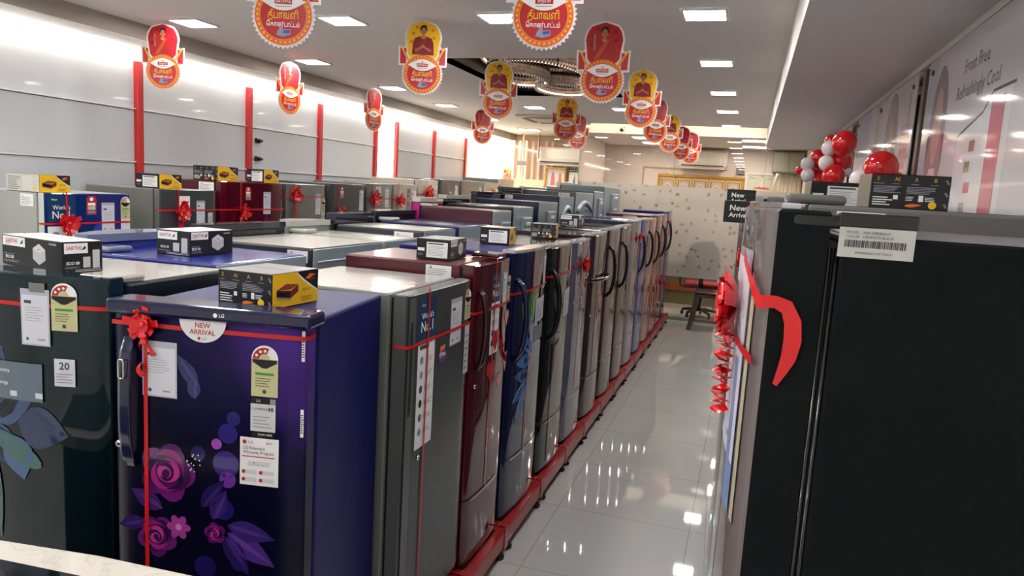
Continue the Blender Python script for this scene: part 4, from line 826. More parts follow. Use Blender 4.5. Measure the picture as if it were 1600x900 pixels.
# ---- row C against the left wall (front towards +X)
GC = 'refrigerators against the left wall'
def Cr(y0, y1, ztop, label, side, door, **k):
    k.setdefault('base', .25); k.setdefault('bulge', .006)
    return fridge(label, (-3.8, (y0+y1)/2, 0), PI/2, y1-y0-.012, .66, ztop, side, door, GC, **k)
m_gs2 = clr('pale_grey_side', (158, 162, 158), .35, .1)
def dC1(b, S, dr):
    no1(b, S, -.2, 1.515, .18, .17, 0); b.rect(S, -.29, 1.2, -.1, 1.335, WHITE, 2); b.ell(S, -.24, 1.28, .025, .025, GREYINK, 3, 12); b.lines(S, -.18, -.12, 1.23, 1.31, 4, GREYINK, 3, .3)
    badge(b, S, .0, 1.46, 1.2, 2); pouch(b, S, .12, 1.38, .09, .17, 2); energy(b, S, .255, 1.44, 1.1, 2); b.rect(S, .218, 1.24, .292, 1.37, PAPER, 2)
    for i in range(4): petal(b, S, .0, 1.28-.05*i, .16, .03, .6-.6*i, clr('c1petal', (30, 70, 150), .1), 1+.4*i)
Cr(3.09, 3.7, 1.527, 'blue double door refrigerator with award label and red bow at left wall', m_gs2, clr('ocean_door', (14, 44, 104), .1), edge=clr('pale_edge', (190, 196, 184), .3), deco=dC1, rib={'h': 1.35, 'v': -.17}, bowat=(-.17, 1.35), bows=.06, tail=.1, sticker=(-1, .14, .1, .07), split=.95)
Cr(3.94, 4.5, 1.565, 'dark grey steel refrigerator with red bow behind the blue one at left wall', clr('grey_side3', (110, 112, 108), .35, .1), m_dgr, edge=m_gry, split=1.0, deco=dA(None, None, (.1, 1.4, .08, .16), (tallstrip(-.06, 1.35, 1.52, .1, WHITE), tallstrip(.2, 1.28, 1.4, .05))), rib={'h': 1.42, 'v': -.12}, bowat=(-.1, 1.42), bows=.07, tail=.25)
def dC3(b, S, dr):
    badge(b, S, -.09, 1.55, 1.1, 2); pouch(b, S, .15, 1.47, .09, .17, 2)
    for i in range(9): petal(b, S, .05+.03*i, 1.15+.03*(i % 4), .16, .035, .5*i, clr('c3petal%d' % (i % 3), [(96, 20, 70), (120, 26, 60), (84, 30, 96)][i % 3], .08), 1+.3*i)
Cr(4.54, 5.33, 1.635, 'maroon refrigerator with purple floral print and red bow at the left wall', m_mar, clr('wine_door', (76, 8, 28), .08), split=1.05, deco=dC3, rib={'h': 1.42, 'v': -.18}, bowat=(-.16, 1.4), bows=.065, tail=.25, sticker=(-1, .14, .14, .06))
Cr(5.36, 5.97, 1.64, 'plain steel refrigerator with red bow at its left edge beside the maroon one', m_gsd, m_gry, split=1.05, deco=dA(None, (.26, 1.45, 1.1), (.17, 1.46, .08, .18), (tallstrip(.26, 1.25, 1.38, .06),)), rib={'h': 1.53, 'v': -.2}, bowat=(-.2, 1.54), bows=.07, tail=.35)
Cr(6.05, 6.72, 1.66, 'charcoal steel refrigerator with low red bow at the left wall', clr('charcoal2', (66, 70, 74), .35, .1), m_dgr, split=1.05, deco=dA(None, None, (.24, 1.5, .08, .2), (lambda b, S: badge(b, S, -.14, 1.58, 1.2, 2), tallstrip(.25, 1.2, 1.36, .07))), rib={'h': 1.36, 'v': -.2}, bowat=(-.17, 1.36), bows=.08, tail=.25)
Cr(6.75, 7.32, 1.68, 'mid grey refrigerator, sixth from the front at left wall, red bow on left edge', m_gsd, m_gry, split=1.1, deco=dA(None, None, (.14, 1.53, .08, .2), (tallstrip(-.06, 1.5, 1.65, .12, mat('sticker_grey')),)), rib={'h': 1.52, 'v': -.18}, bowat=(-.16, 1.52), bows=.085, tail=.35)
Cr(7.35, 7.95, 1.69, 'silver refrigerator with dark upright strip and white sheet at left wall', m_gsd, m_sil, split=1.1, deco=dA(None, None, (.2, 1.5, .14, .26), (tallstrip(.06, 1.3, 1.64, .09, clr('darkstrip', (50, 30, 32), .2)),)), rib={'h': 1.51, 'v': -.2}, bowat=(-.18, 1.5), bows=.08, tail=.2)
Cr(7.98, 8.58, 1.76, 'cream silver refrigerator with large red bow at left wall', clr('cream_side', (190, 184, 170), .35, .1), clr('cream_door', (184, 176, 162), .2), split=1.1, deco=dA(None, None, None, (tallstrip(.2, 1.3, 1.7, .1),)), rib={'h': 1.58, 'v': -.06}, bowat=(-.08, 1.58), bows=.1, tail=.3)
Cr(8.61, 9.3, 1.78, 'grey refrigerator with long black edge and red bow near far left end', m_blk, m_dgr, split=1.1, deco=dA(None, None, (.2, 1.58, .1, .26)), rib={'h': 1.5, 'v': -.12}, bowat=(-.1, 1.5), bows=.09, tail=.2)
Cr(9.35, 10.2, 1.79, 'grey refrigerator with small white tag near the far left end', m_gsd, m_gry, split=1.1, deco=dA(None, None, (.3, 1.58, .1, .26)), rib={'v': -.28})
Cr(10.25, 10.95, 1.79, 'pale silver refrigerator, second last by the bright far bay', m_gsd, m_sil, split=1.1, deco=dA(None, None, (.22, 1.58, .1, .26)), rib={'h': 1.6}, bowat=(-.05, 1.62), bows=.08)
Cr(11.0, 11.7, 1.86, 'pale silver refrigerator, last by the bright far bay', m_gsd, m_sil, split=1.1, rib={'h': 1.62}, bowat=(-.1, 1.64), bows=.08)

# ---- row D on the right (front towards -X)
GD = 'refrigerators on the right'
def Dr(y0, y1, ztop, label, side, door, xf=.03, **k):
    k.setdefault('base', .06); k.setdefault('bulge', .035)
    return fridge(label, (xf, (y0+y1)/2, 0), -PI/2, y1-y0-.012, .7, ztop, side, door, GD, **k)
m_gb = mat('graphite_side', (4, 10, 15), .5, spec=.16, bump=.15, nscale=400)
def dD1(b, S, dr):
    pouch(b, S, .12, 1.45, .2, .34, 2); b.rect(S, .24, 1.2, .262, 1.56, mat('strip_yellow', (176, 170, 140), .4), 2); b.rect(S, .237, .62, .262, 1.0, mat('strip_clear', (176, 178, 186), .2), 2); b.rect(S, .16, 1.2, .225, 1.45, mat('print_blue'), 3)
t1 = Dr(1.1, 1.7, 1.664, 'graphite black refrigerator nearest at right with model label and big red bow', m_gb, clr('greige_door', (112, 102, 102), .1), cap=None, deco=dD1, edge=m_gb, dtop=.032, dt=.088, topm=clr('grey_top', (128, 126, 132), .3))
w1 = .588
# hinge bracket and model label on its near side
b = MB(); b.box(w1/2-.05, w1/2-.002, .1, .185, 1.665, 1.68, m_gb, .006, 2); b.box(w1/2-.04, w1/2+.002, .03, .1, 1.672, 1.692, clr('hinge_black', (20, 26, 24), .15), .008, 3); b.build('hinge_cover', t1)
b = MB(); b.box(w1/2-.03, w1/2+.004, .092, .192, 1.676, 1.696, clr('hinge_black', (20, 26, 24), .15), .002, 1); b.build('hinge_bracket', t1)
SS0 = frame((w1/2+.0015, 0, 0), (0, 1, 0), (0, 0, 1), (1, 0, 0)); SS = lambda u, v, l: SS0((u-.092)*.8+.094, (v-1.652)*.84+1.6765, l); b = MB()
lab = mat('model_label', (196, 196, 194), .4); b.rect(SS, .092, 1.602, .212, 1.652, lab, 1)
b.text(SS, 'MODEL', .103, 1.6435, .0062, INK, 2, 'LEFT'); b.text(SS, 'HRF-3782BGK-P', .13, 1.6435, .0062, INK, 2, 'LEFT'); b.text(SS, 'COLOR', .103, 1.6365, .0062, INK, 2, 'LEFT'); b.text(SS, 'GRAPHITE BLACK', .13, 1.6365, .0062, INK, 2, 'LEFT')
x = .102
while x < .2:
    wd = random.choice((.0008, .0012, .0018, .0024)); b.rect(SS, x, 1.619, x+wd, 1.631, INK, 2); x += wd+random.choice((.0006, .001, .0016))
b.text(SS, 'BL0M2500001TCM7T000H7', .15, 1.61, .005, INK, 2); b.build('model_label', t1)['label'] = 'white model label with barcode'
for yy in (.076, .085, .094):
    b = MB(); b.tube([(w1/2-.004, yy, .06), (w1/2-.004, yy, 1.645)], .0035, clr('gasket_gloss', (8, 10, 14), .25), 6); b.build('gasket_rib', t1)
# bow and ribbon on the front
SD = surf(w1, .035); b = MB(); n = 10
pts = [Vector((-w1/2, .05, 1.5))]+[SD(-w1/2+w1*i/n, 1.5-.03*i/n, 8) for i in range(n+1)]; 
b.band(pts, Vector((0, 0, .014)), RIB); y = SD(.12, 0, 9).y; b.band([(.03, SD(.03, 0, 9).y-.001, 1.69), (.03, SD(.03, 0, 9).y-.003, 1.4), (.04, SD(.04, 0, 9).y-.012, 1.15), (.05, SD(.05, 0, 9).y-.003, .95)], Vector((.016, 0, 0)), RIB)
# loose tail wrapped round the near edge of the door and curling down its side
tail = [Vector((w1/2-.1, SD(w1/2-.1, 0, 9).y-.004, 1.62)), Vector((w1/2-.03, -.016, 1.585)), Vector((w1/2+.004, -.004, 1.56)), Vector((w1/2+.006, .02, 1.562)), Vector((w1/2+.008, .036, 1.556)), Vector((w1/2+.012, .046, 1.535)), Vector((w1/2+.016, .048, 1.508)), Vector((w1/2+.014, .045, 1.482)), Vector((w1/2+.01, .038, 1.46)), Vector((w1/2+.006, .031, 1.44))]
wv = [Vector((.0, 0, .02)), Vector((.0, 0, .02)), Vector((0, .003, .02)), Vector((.002, .002, .018)), Vector((.003, .012, .018)), Vector((.003, .022, .008)), Vector((.003, .024, .002)), Vector((.003, .02, -.004)), Vector((.002, .013, -.004)), Vector((.002, .006, -.003))]
b.band(tail, wv, BOW); rt = b.build('gift_ribbon', t1, recalc=False)
bow('bow', SD, .13, 1.535, rt, .06, .16, 11)
b = MB(); b.band([SD(.13+.012*math.sin(i*1.1), 1.49-.0035*i, 10)+Vector((0, -.012-.013*math.sin(i*1.7), 0)) for i in range(44)], [Vector((.012, .012, .009*math.cos(i))) for i in range(44)], BOW); b.build('curled_tail', rt, recalc=False)
Dr(1.78, 2.38, 1.708, 'silver grey refrigerator behind the black one with barcode label on its side', clr('warm_grey', (104, 102, 102), .4, .1), clr('steel_rose', (120, 112, 112), .1), xf=.06, hinge=1, hmat=clr('hinge_grey', (96, 96, 94), .3), sticker=(1, .18, .1, .035), edge=clr('white_edge', (190, 190, 196), .3), topm=clr('grey_top', (128, 126, 132), .3), rib={'v': .0, 'h': .75}, bulge=.06)
Dr(2.45, 3.05, 1.70, 'dark brown sided refrigerator, third on the right with NEW ARRIVAL sign', clr('brown_grey', (58, 50, 52), .4), clr('steel_dark', (80, 78, 84), .1), xf=.04, edge=clr('white_edge', (190, 190, 196), .3), rib={'v': 0.}, bowat=(0, 1.5))
Dr(3.12, 3.72, 1.735, 'grey topped refrigerator, fourth on the right with the rear black sign', clr('warm_grey', (104, 102, 102), .4, .1), clr('steel_dark', (80, 78, 84), .1), xf=-.0, edge=clr('grey_edge', (150, 152, 158), .3))
nm = ['fifth', 'sixth', 'seventh', 'eighth']
for i in range(4):
    Dr(3.8+.68*i, 4.4+.68*i, 1.70, 'grey refrigerator mostly hidden, %s in the right hand row' % nm[i], clr('warm_grey', (104, 102, 102), .4, .1), clr('steel_dark', (80, 78, 84), .1), xf=.05, base=.06)

# NEW ARRIVAL table signs clipped on the right row
def sign(x, y, z, label, t2):
    t = thing('hanging_sign', label, 'sign', (x, y, z), 0, 'black new arrival signs'); b = MB(); b.box(0, .11, -.003, .003, 0, .07, mat('sign_black', (18, 19, 22), .3), .0025, 2); b.build('board', t)
    b = MB(); S = frame((0, -.0032, 0), (1, 0, 0), (0, 0, 1), (0, -1, 0)); b.text(S, 'New', .017, .046, .025, WHITE, 1, 'LEFT', .02); b.text(S, 'Arrival', .017, .024, .0205, WHITE, 1, 'LEFT', .02); b.build('lettering', t)
    b = MB(); b.box(.06, .1, .003, .03, .0, .02, BLACK); b.build('clip', t)
sign(-.075, 2.42, 1.638, 'front black sign reading New Arrival on edge of the right row', 1)
sign(-.088, 3.05, 1.685, 'rear black sign reading New, partly hidden behind front sign', 0)

# ---------------------------------------------------------------- cartons
def icon_eagle(b, S, u, v, k, m, l):
    b.poly(S, [(u-k, v-k*.5), (u-.2*k, v+.1*k), (u+.1*k, v+.7*k), (u+.9*k, v+.6*k), (u+.6*k, v+.2*k), (u+.7*k, v-.5*k), (u+.2*k, v-.2*k), (u-.2*k, v-.6*k)], m, l)
def hexo(b, S, u, v, r, l):
    m = mat('print_pale', (188, 186, 190), .4); pts = [(u+r*1.2*math.cos(PI/6+PI/3*i), v+r*math.sin(PI/6+PI/3*i)*1.05) for i in range(6)]; b.poly(S, pts, m, l)
    b.poly(S, [(u-r*1.03, v+r*.5), (u, v+r*1.03), (u+r*1.03, v+r*.5), (u, v+r*.1)], mat('print_paler', (208, 206, 210), .4), l+1); b.rect(S, u-r*.12, v+r*.42, u+r*.12, v+r*.52, INK, l+2)
def carton(label, loc, rz, kind, LX, LY, H, group='stabiliser cartons'):
    """LX along local x (face at -y), LY along local y (face at +x)"""
    t = tag(MBcarton(kind, LX, LY, H), label, 'carton', group); t.location = loc; t.rotation_euler = (0, 0, rz); return t
def MBcarton(kind, LX, LY, H):
    b = MB(); body = BLKB; top = mat('carton_top', (206, 200, 192), .5) if kind[0] == 'S' else mat('carton_top_grey', (120, 118, 122), .35)
    b.box(-LX/2, LX/2, -LY/2, LY/2, 0, H, body, .0015, 1); T = frame((0, 0, H), (1, 0, 0), (0, 1, 0), (0, 0, 1), .0005); b.rect(T, -LX/2+.001, -LY/2+.001, LX/2-.001, LY/2-.001, top, 1); b.rect(T, -LX/2+.001, -.002, LX/2-.001, .002, mat('tape', (150, 140, 120), .2), 2)
    F = frame((-LX/2, -LY/2, 0), (1, 0, 0), (0, 0, 1), (0, -1, 0), .0005); R = frame((LX/2, -LY/2, 0), (0, 1, 0), (0, 0, 1), (1, 0, 0), .0005); Lf = frame((-LX/2, LY/2, 0), (0, -1, 0), (0, 0, 1), (-1, 0, 0), .0005)
    def sak_long(S, L):
        b.rect(S, L*.02, H*.66, L*.4, H*.97, WHITE, 1); b.text(S, 'SAKTHI', L*.17, H*.82, H*.2, DRED, 2, bold=.01, maxw=L*.26); icon_eagle(b, S, L*.345, H*.81, H*.1, BLACK, 2); b.text(S, 'VOLTAGE', L*.1, H*.71, H*.06, INK, 2)
        b.text(S, 'ECO 50', L*.13, H*.28, H*.14, WHITE, 1, bold=.03); b.lines(S, L*.03, L*.3, H*.12, H*.2, 2, GREYINK, 1); b.lines(S, L*.03, L*.25, H*.38, H*.42, 1, GREYINK, 1); hexo(b, S, L*.63, H*.5, H*.33, 1); b.text(S, 'V-GUARD', L*.85, H*.88, H*.09, WHITE, 1)
    def sak_short(S, L):
        b.rect(S, L*.04, H*.62, L*.62, H*.95, WHITE, 1); b.text(S, 'SAKTHI', L*.27, H*.79, H*.18, DRED, 2, bold=.01, maxw=L*.36); icon_eagle(b, S, L*.52, H*.78, H*.09, BLACK, 2)
        b.text(S, 'ECO 50', L*.25, H*.3, H*.13, WHITE, 1, bold=.03, maxw=L*.4); b.lines(S, L*.05, L*.42, H*.14, H*.2, 2, GREYINK, 1)
        b.rect(S, L*.5, H*.15, L*.68, H*.5, mat('print_pale', (188, 186, 190), .4), 1); b.rect(S, L*.74, H*.12, L*.92, H*.72, mat('print_pale'), 1); b.rect(S, L*.3, H*.03, L*.95, H*.045, WHITE, 1); b.rect(S, L*.3, H*.08, L*.95, H*.09, WHITE, 1)
    def sheet(S, L):
        b.rect(S, L*.04, H*.4, L*.24, H*.55, WHITE, 1); b.rect(S, L*.3, H*.1, L*.92, H*.85, WHITE, 1); b.rect(S, L*.34, H*.74, L*.8, H*.8, INK, 2); b.lines(S, L*.34, L*.86, H*.2, H*.7, 7, GREYINK, 2, .25); b.lines(S, L*.05, L*.24, H*.2, H*.3, 2, GREYINK, 1)
    def yback(S, L):
        for i, s_ in enumerate(('E', 'AI', 'A', 'B')): b.text(S, s_, L*(.09+.24*i), H*.86, H*.16, mat('print_gold', (206, 160, 40), .4), 1); b.lines(S, L*(.03+.24*i), L*(.17+.24*i), H*.72, H*.76, 1, GREYINK, 1)
        b.lines(S, L*.04, L*.4, H*.46, H*.68, 5, GREYINK, 1, .5); b.lines(S, L*.46, L*.86, H*.46, H*.68, 5, GREYINK, 1, .5); b.lines(S, L*.04, L*.3, H*.1, H*.38, 4, WHITE, 1, .4)
        b.rect(S, L*.3, H*.28, L*.36, H*.4, WHITE, 1); b.lines(S, L*.46, L*.58, H*.26, H*.4, 3, WHITE, 1, .4); b.rect(S, L*.62, H*.24, L*.68, H*.42, WHITE, 1); b.lines(S, L*.7, L*.84, H*.26, H*.4, 3, WHITE, 1, .4)
        b.ell(S, L*.8, H*.15, H*.11, H*.11, YELB, 1); petal(b, S, L*.45, H*.1, L*.22, H*.05, .1, ORG, 1)
        for v in (.12, .45, .8): b.poly(S, [(L*.93, H*(v+.08)), (L*.95, H*(v+.1)), (L*.985, H*(v-.02)), (L*.965, H*(v-.04))], GREYINK, 1)
    def yface(S, L):
        b.rect(S, .001, .001, L-.001, H-.001, YELB, 1); pts = [(L*.52, H-.001)]+[(L*(.52+.47*(i/8)), H*(1-.62*(i/8)**.8)) for i in range(1, 9)]+[(L-.001, H-.001)]
        b.poly(S, [(p-(.004 if 0 < i < 9 else 0), q-.003 if 0 < i < 9 else q) for i, (p, q) in enumerate(pts)], WHITE, 1.5); b.poly(S, pts, BLKB, 2); petal(b, S, L*.7, H*.76, L*.22, H*.05, .25, ORG, 3); petal(b, S, L*.76, H*.88, L*.18, H*.03, -.1, ORG, 3); b.text(S, 'V-GUARD', L*.82, H*.73, H*.07, ORG, 4)
        br = mat('print_maroon', (110, 40, 36), .3); b.poly(S, [(L*.08, H*.52), (L*.28, H*.68), (L*.54, H*.62), (L*.38, H*.5)], mat('print_maroon_light', (138, 60, 52), .3), 2); b.poly(S, [(L*.08, H*.52), (L*.38, H*.46), (L*.38, H*.24), (L*.08, H*.34)], mat('print_maroon_dark', (70, 26, 26), .3), 3); b.poly(S, [(L*.38, H*.46), (L*.54, H*.62), (L*.54, H*.4), (L*.38, H*.24)], br, 3); b.poly(S, [(L*.12, H*.47), (L*.34, H*.42), (L*.34, H*.3), (L*.12, H*.37)], BLACK, 4)
        b.poly(S, [(L*.08, H*.33), (L*.38, H*.23), (L*.38, H*.2), (L*.08, H*.3)], GREYINK, 5); b.text(S, 'VSDI 50', L*.72, H*.43, H*.12, br, 2); b.lines(S, L*.6, L*.9, H*.1, H*.26, 3, br, 2, .25)
    if kind == 'S': (sak_long if LX >= LY else sak_short)(F, LX); (sak_short if LX >= LY else sak_long)(R, LY)
    elif kind == 'Y': yback(F, LX); yface(R, LY)
    elif kind == 'W': sheet(F, LX); yface(R, LY)
    elif kind == 'T': sheet(F, LX); sak_long(R, LY)
    elif kind == 'P':
        b.rect(F, .001, .001, LX-.001, H-.001, mat('carton_pale', (196, 194, 180), .3), 1); b.lines(F, LX*.06, LX*.45, H*.1, H*.9, 7, GREYINK, 2, .5); b.lines(F, LX*.5, LX*.92, H*.1, H*.9, 7, mat('print_paler', (208, 206, 210), .4), 2, .6); b.ell(F, LX*.85, H*.2, H*.1, H*.1, YELB, 3); yface(R, LY)
    return b.build('stabiliser_carton')
carton('yellow and black stabiliser carton on the violet rose refrigerator', (-1.238, 1.675, 1.3535), math.radians(-2), 'Y', .175, .2, .092)
carton('large black carton with hexagon print and bird logo on the teal refrigerator', (-1.985, 1.635, 1.387), math.radians(-9), 'S', .30, .12, .09)
carton('black carton with bird logo and pale bars on the blue refrigerator', (-2.0, 2.25, 1.389), math.radians(-2), 'S', .16, .22, .09)
carton('black and white carton with paper sheet on the maroon aisle refrigerator', (-1.20, 2.77, 1.402), math.radians(4), 'T', .145, .21, .083)
carton('small carton with white sheet on the navy leaf refrigerator', (-1.24, 3.6, 1.417), math.radians(8), 'W', .155, .2, .085)
carton('dark stabiliser carton with yellow end on the black aisle refrigerator', (-1.25, 4.55, 1.407), math.radians(10), 'Y', .16, .2, .088)
carton('black and white carton farther down the aisle row on brown refrigerator', (-1.32, 5.62, 1.442), 0, 'S', .15, .22, .09)
carton('pale faced carton with yellow end on the blue left wall refrigerator', (-3.968, 3.194, 1.528), 0, 'P', .257, .197, .1)
carton('carton with white sheet and yellow end on the dark grey left wall refrigerator', (-3.942, 4.08, 1.566), 0, 'W', .205, .205, .1)
carton('black carton with yellow end standing above the maroon left wall refrigerator', (-3.953, 4.665, 1.636), 0, 'Y', .226, .232, .11)
carton('white sheet carton with yellow end by the second red upright', (-3.926, 5.2, 1.636), 0, 'W', .171, .2, .11)
carton('black carton with printed back and yellow dot on the silver right hand refrigerator', (.37, 2.09, 1.709), math.radians(4), 'Y', .18, .14, .085)
carton('black carton with orange logo and white sheet on the third right hand refrigerator', (.27, 2.68, 1.702), math.radians(3), 'W', .17, .16, .085)
b = None

# ---------------------------------------------------------------- balloons above the right row
m_br = mat('balloon_red', (206, 12, 22), .12, coat=.4, spec=.6); m_bw = mat('balloon_white', (216, 208, 208), .15, coat=.3)
def balloon(x, y, z, r, red, label):
    t = thing('balloon', label, 'balloon', (x, y, z), 0, 'red and white balloons'); m = m_br if red else m_bw
    b = MB(); n = 20; prof = []
    for i in range(13): a = PI*i/12; prof.append((r*math.sin(a)*(1-.06*(1-math.cos(a))*.5), r*math.cos(a)*(1.0 if math.cos(a) > 0 else 1.12)))
    b.lathe(prof, m, n=n); b.build('skin', t); b = MB(); b.lathe([(0, -r*1.1), (r*.08, -r*1.18), (0, -r*1.2)], m, n=8); b.build('knot', t)
BL = [(.6, 3.98, 1.915, .082, 1, 'largest single red balloon above the printed black carton'), (.53, 4.08, 1.85, .06, 0, 'white balloon peeking left of the largest red balloon'), (.69, 4.1, 1.86, .045, 1, 'small red balloon at right of the largest red balloon'), (.6, 4.0, 1.773, .065, 0, 'white balloon hidden under the largest red balloon'),
      (.5, 4.72, 2.09, .073, 1, 'top red balloon of the tall balloon pillar'), (.51, 4.92, 1.995, .075, 1, 'middle red balloon of the tall balloon pillar'), (.47, 4.8, 1.9, .068, 1, 'lower red balloon of the tall balloon pillar'), (.50, 4.9, 1.777, .065, 1, 'bottom red balloon of the tall balloon pillar'),
      (.43, 4.85, 2.065, .045, 0, 'upper white balloon at left of tall pillar'), (.42, 4.82, 1.975, .045, 0, 'lower white balloon at left of tall pillar'), (.45, 5.0, 2.12, .04, 1, 'small dark red balloon behind top of tall pillar'), (.55, 4.9, 1.93, .03, 0, 'tiny white balloon at right of tall pillar'),
      (.5, 6.45, 2.105, .07, 1, 'top red balloon of the farther pillar'), (.5, 6.55, 2.02, .078, 1, 'middle red balloon of the farther pillar'), (.5, 6.45, 1.92, .07, 1, 'lower red balloon of the farther pillar'), (.5, 6.5, 1.79, .07, 1, 'bottom red balloon of the farther pillar'),
      (.42, 6.4, 2.05, .055, 0, 'upper white balloon of the farther pillar'), (.43, 6.4, 1.96, .055, 0, 'lower white balloon of the farther pillar'), (.37, 6.45, 2.0, .035, 1, 'leftmost small red balloon of farther pillar'), (.575, 6.4, 2.16, .045, 1, 'small red balloon at top right of the farther pillar')]
for a in BL: balloon(*a)

# ---------------------------------------------------------------- hanging festival signs
DW = mat('sign_white', (226, 222, 220), .35); DR = mat('sign_crimson', (186, 22, 34), .3); DO = mat('sign_orange', (226, 96, 28), .35); DY = mat('sign_yellow', (236, 186, 24), .35); DM = mat('sign_maroon', (132, 16, 28), .3); SKIN = mat('print_skin', (176, 112, 84), .4); HAIR = mat('print_hair', (26, 18, 20), .4); GLD = mat('print_gold2', (214, 160, 60), .35)
_sign_cache = {}
def sign_mesh(red, eng):
    if (red, eng) in _sign_cache: return _sign_cache[(red, eng)]
    b = MB(); cz = -.313; R = .118
    def outline(gr):
        pts = []
        # portrait part, clockwise from the top
        right = [(0, gr), (.014, -.004+gr), (.045, -.012+gr), (.075, -.022+gr), (.092+gr, -.045), (.104+gr, -.075), (.108+gr, -.1), (.1+gr, -.145), (.108+gr, -.163+gr), (.143+gr, -.155+gr), (.141+gr, -.262-gr), (.112+gr*.5, -.262-gr)]
        pts += right
        return pts
    rt = outline(.005); left = [(-x, z) for x, z in rt[::-1][:-1]]
    n = 56; arc = []
    a0 = math.atan2(-.267-cz, .1145)
    for i in range(n+1):
        a = a0-(PI+2*a0)*i/n; r = (R+.0095) if i % 2 else (R+.0005); arc.append((r*math.cos(a), cz+r*math.sin(a)))
    full = rt+arc+left
    port = [(x, z) for x, z in rt[:9]]; port = port+[(.1, -.24), (-.1, -.24)]+[(-x, z) for x, z in port[:0:-1]]
    b.prism(port, -.0010, .0010, DW, 'y')
    for k in (-1, 1): b.prism([(k*.09, -.165), (k*.148, -.15), (k*.146, -.267), (k*.09, -.267)], -.0011, .0011, DW, 'y')
    disc = [(((R+.0095) if i % 2 else R)*math.cos(2*PI*i/84), cz+((R+.0095) if i % 2 else R)*math.sin(2*PI*i/84)) for i in range(84)]
    for sy_ in (-.0012, .0012):
        vs = [(0, sy_, cz)]+[(x, sy_, z) for x, z in disc]; b.mesh(vs, [[0, i+1, (i+1) % 84+1] for i in range(84)], DW)
    b.mesh([(x, y_, z) for y_ in (-.0012, .0012) for x, z in disc], [[i, (i+1) % 84, 84+(i+1) % 84, 84+i] for i in range(84)], DW)
    for sgn in (1, -1):
        S = lambda u, v, l, s_=sgn: Vector((u*s_, -s_*(.0013+l*.0004), v))
        bg = DR if red else DY
        top = [(0, -.004), (.04, -.016), (.072, -.027), (.088, -.048), (.098, -.076), (.102, -.1), (.094, -.15), (.088, -.2), (.07, -.22), (-.07, -.22), (-.088, -.2), (-.094, -.15), (-.102, -.1), (-.098, -.076), (-.088, -.048), (-.072, -.027), (-.04, -.016)]
        b.poly(S, top, bg, 1)
        for i in range(9): a = i*.7; b.ell(S, .075*math.cos(a)*(1 if i % 2 else .85), -.1+.07*math.sin(a), .012, .01, mat('sign_bg_alt', (224, 130, 30), .35) if not red else DM, 1.5, 8)
        # side flags
        for k in (-1, 1):
            b.poly(S, [(k*.1, -.166), (k*.138, -.162), (k*.136, -.256), (k*.1, -.256)], DR, 2); b.poly(S, [(k*.08, -.23), (k*.128, -.155), (k*.134, -.16), (k*.092, -.24)], GLD, 3); b.ell(S, k*.122, -.165, .009, .009, DY, 4, 8)
        # festival greeter
        b.ell(S, 0, -.052, .022, .026, HAIR, 3, 16); b.ell(S, 0, -.062, .016, .022, SKIN, 4, 16); b.rect(S, -.007, -.094, .007, -.078, SKIN, 3.5)
        for k in (-1, 1): b.ell(S, k*.006, -.058, .0025, .0015, HAIR, 5, 6); b.ell(S, k*.017, -.066, .0025, .004, GLD, 5, 6)
        b.ell(S, 0, -.071, .005, .002, DR, 5, 8); b.poly(S, [(0, -.06), (.0025, -.066), (-.0025, -.066)], mat('print_skin_dark', (150, 90, 66), .4), 5)
        b.poly(S, [(-.02, -.092), (.02, -.092), (.05, -.102), (.062, -.13), (.066, -.2), (-.066, -.2), (-.062, -.13), (-.05, -.102)], DM if not red else mat('sari_red', (168, 20, 30), .4), 3.2); b.ell(S, 0, -.092, .016, .012, SKIN, 4, 12, t0=PI, t1=2*PI); b.ell(S, 0, -.1, .013, .006, GLD, 5, 10, t0=PI, t1=2*PI)
        b.poly(S, [(.012, -.094), (.03, -.096), (-.03, -.2), (-.055, -.2)], mat('sari_fold', (146, 40, 40), .4) if not red else mat('sari_orange', (186, 80, 30), .4), 4)
        if red: b.poly(S, [(-.06, -.15), (-.045, -.15), (-.05, -.09), (-.058, -.09)], SKIN, 5); b.ell(S, -.054, -.078, .009, .013, SKIN, 5, 10); 
        else: b.ell(S, 0, -.15, .012, .009, SKIN, 5, 10); b.poly(S, [(-.05, -.17), (-.045, -.18), (.0, -.158), (0, -.148)], SKIN, 4.5); b.poly(S, [(.05, -.17), (.045, -.18), (0, -.158), (0, -.148)], SKIN, 4.5)
        # round medallion
        b.ell(S, 0, cz, .113, .113, DO, 6, 40); 
        for i in range(34): a = 2*PI*i/34; b.ell(S, .102*math.cos(a), cz+.102*math.sin(a), .005, .005, DY, 7, 6)
        b.ell(S, 0, cz, .094, .094, GLD, 7.5, 36); b.ell(S, 0, cz, .091, .091, DR, 8, 36)
        eye = [(-.086, cz+.052)]+[(-.086+.172*i/12, cz+.052+.036*math.sin(PI*i/12)) for i in range(1, 12)]+[(.086, cz+.052)]+[(.086-.172*i/12, cz+.052-.034*math.sin(PI*i/12)) for i in range(1, 12)]
        b.poly(S, eye, WHITE, 9); b.rect(S, -.034, cz+.042, .034, cz+.062, DR, 10); b.text(S, 'SATHYA' if eng else '\u0b9a\u0ba4\u0bcd\u0baf\u0bbe', 0, cz+.052, .016, WHITE, 11, bold=.01, maxw=.06); b.ell(S, 0, cz+.068, .007, .009, DY, 10, 8); b.lines(S, -.03, .03, cz+.032, cz+.036, 1, GREYINK, 10, .7, False)
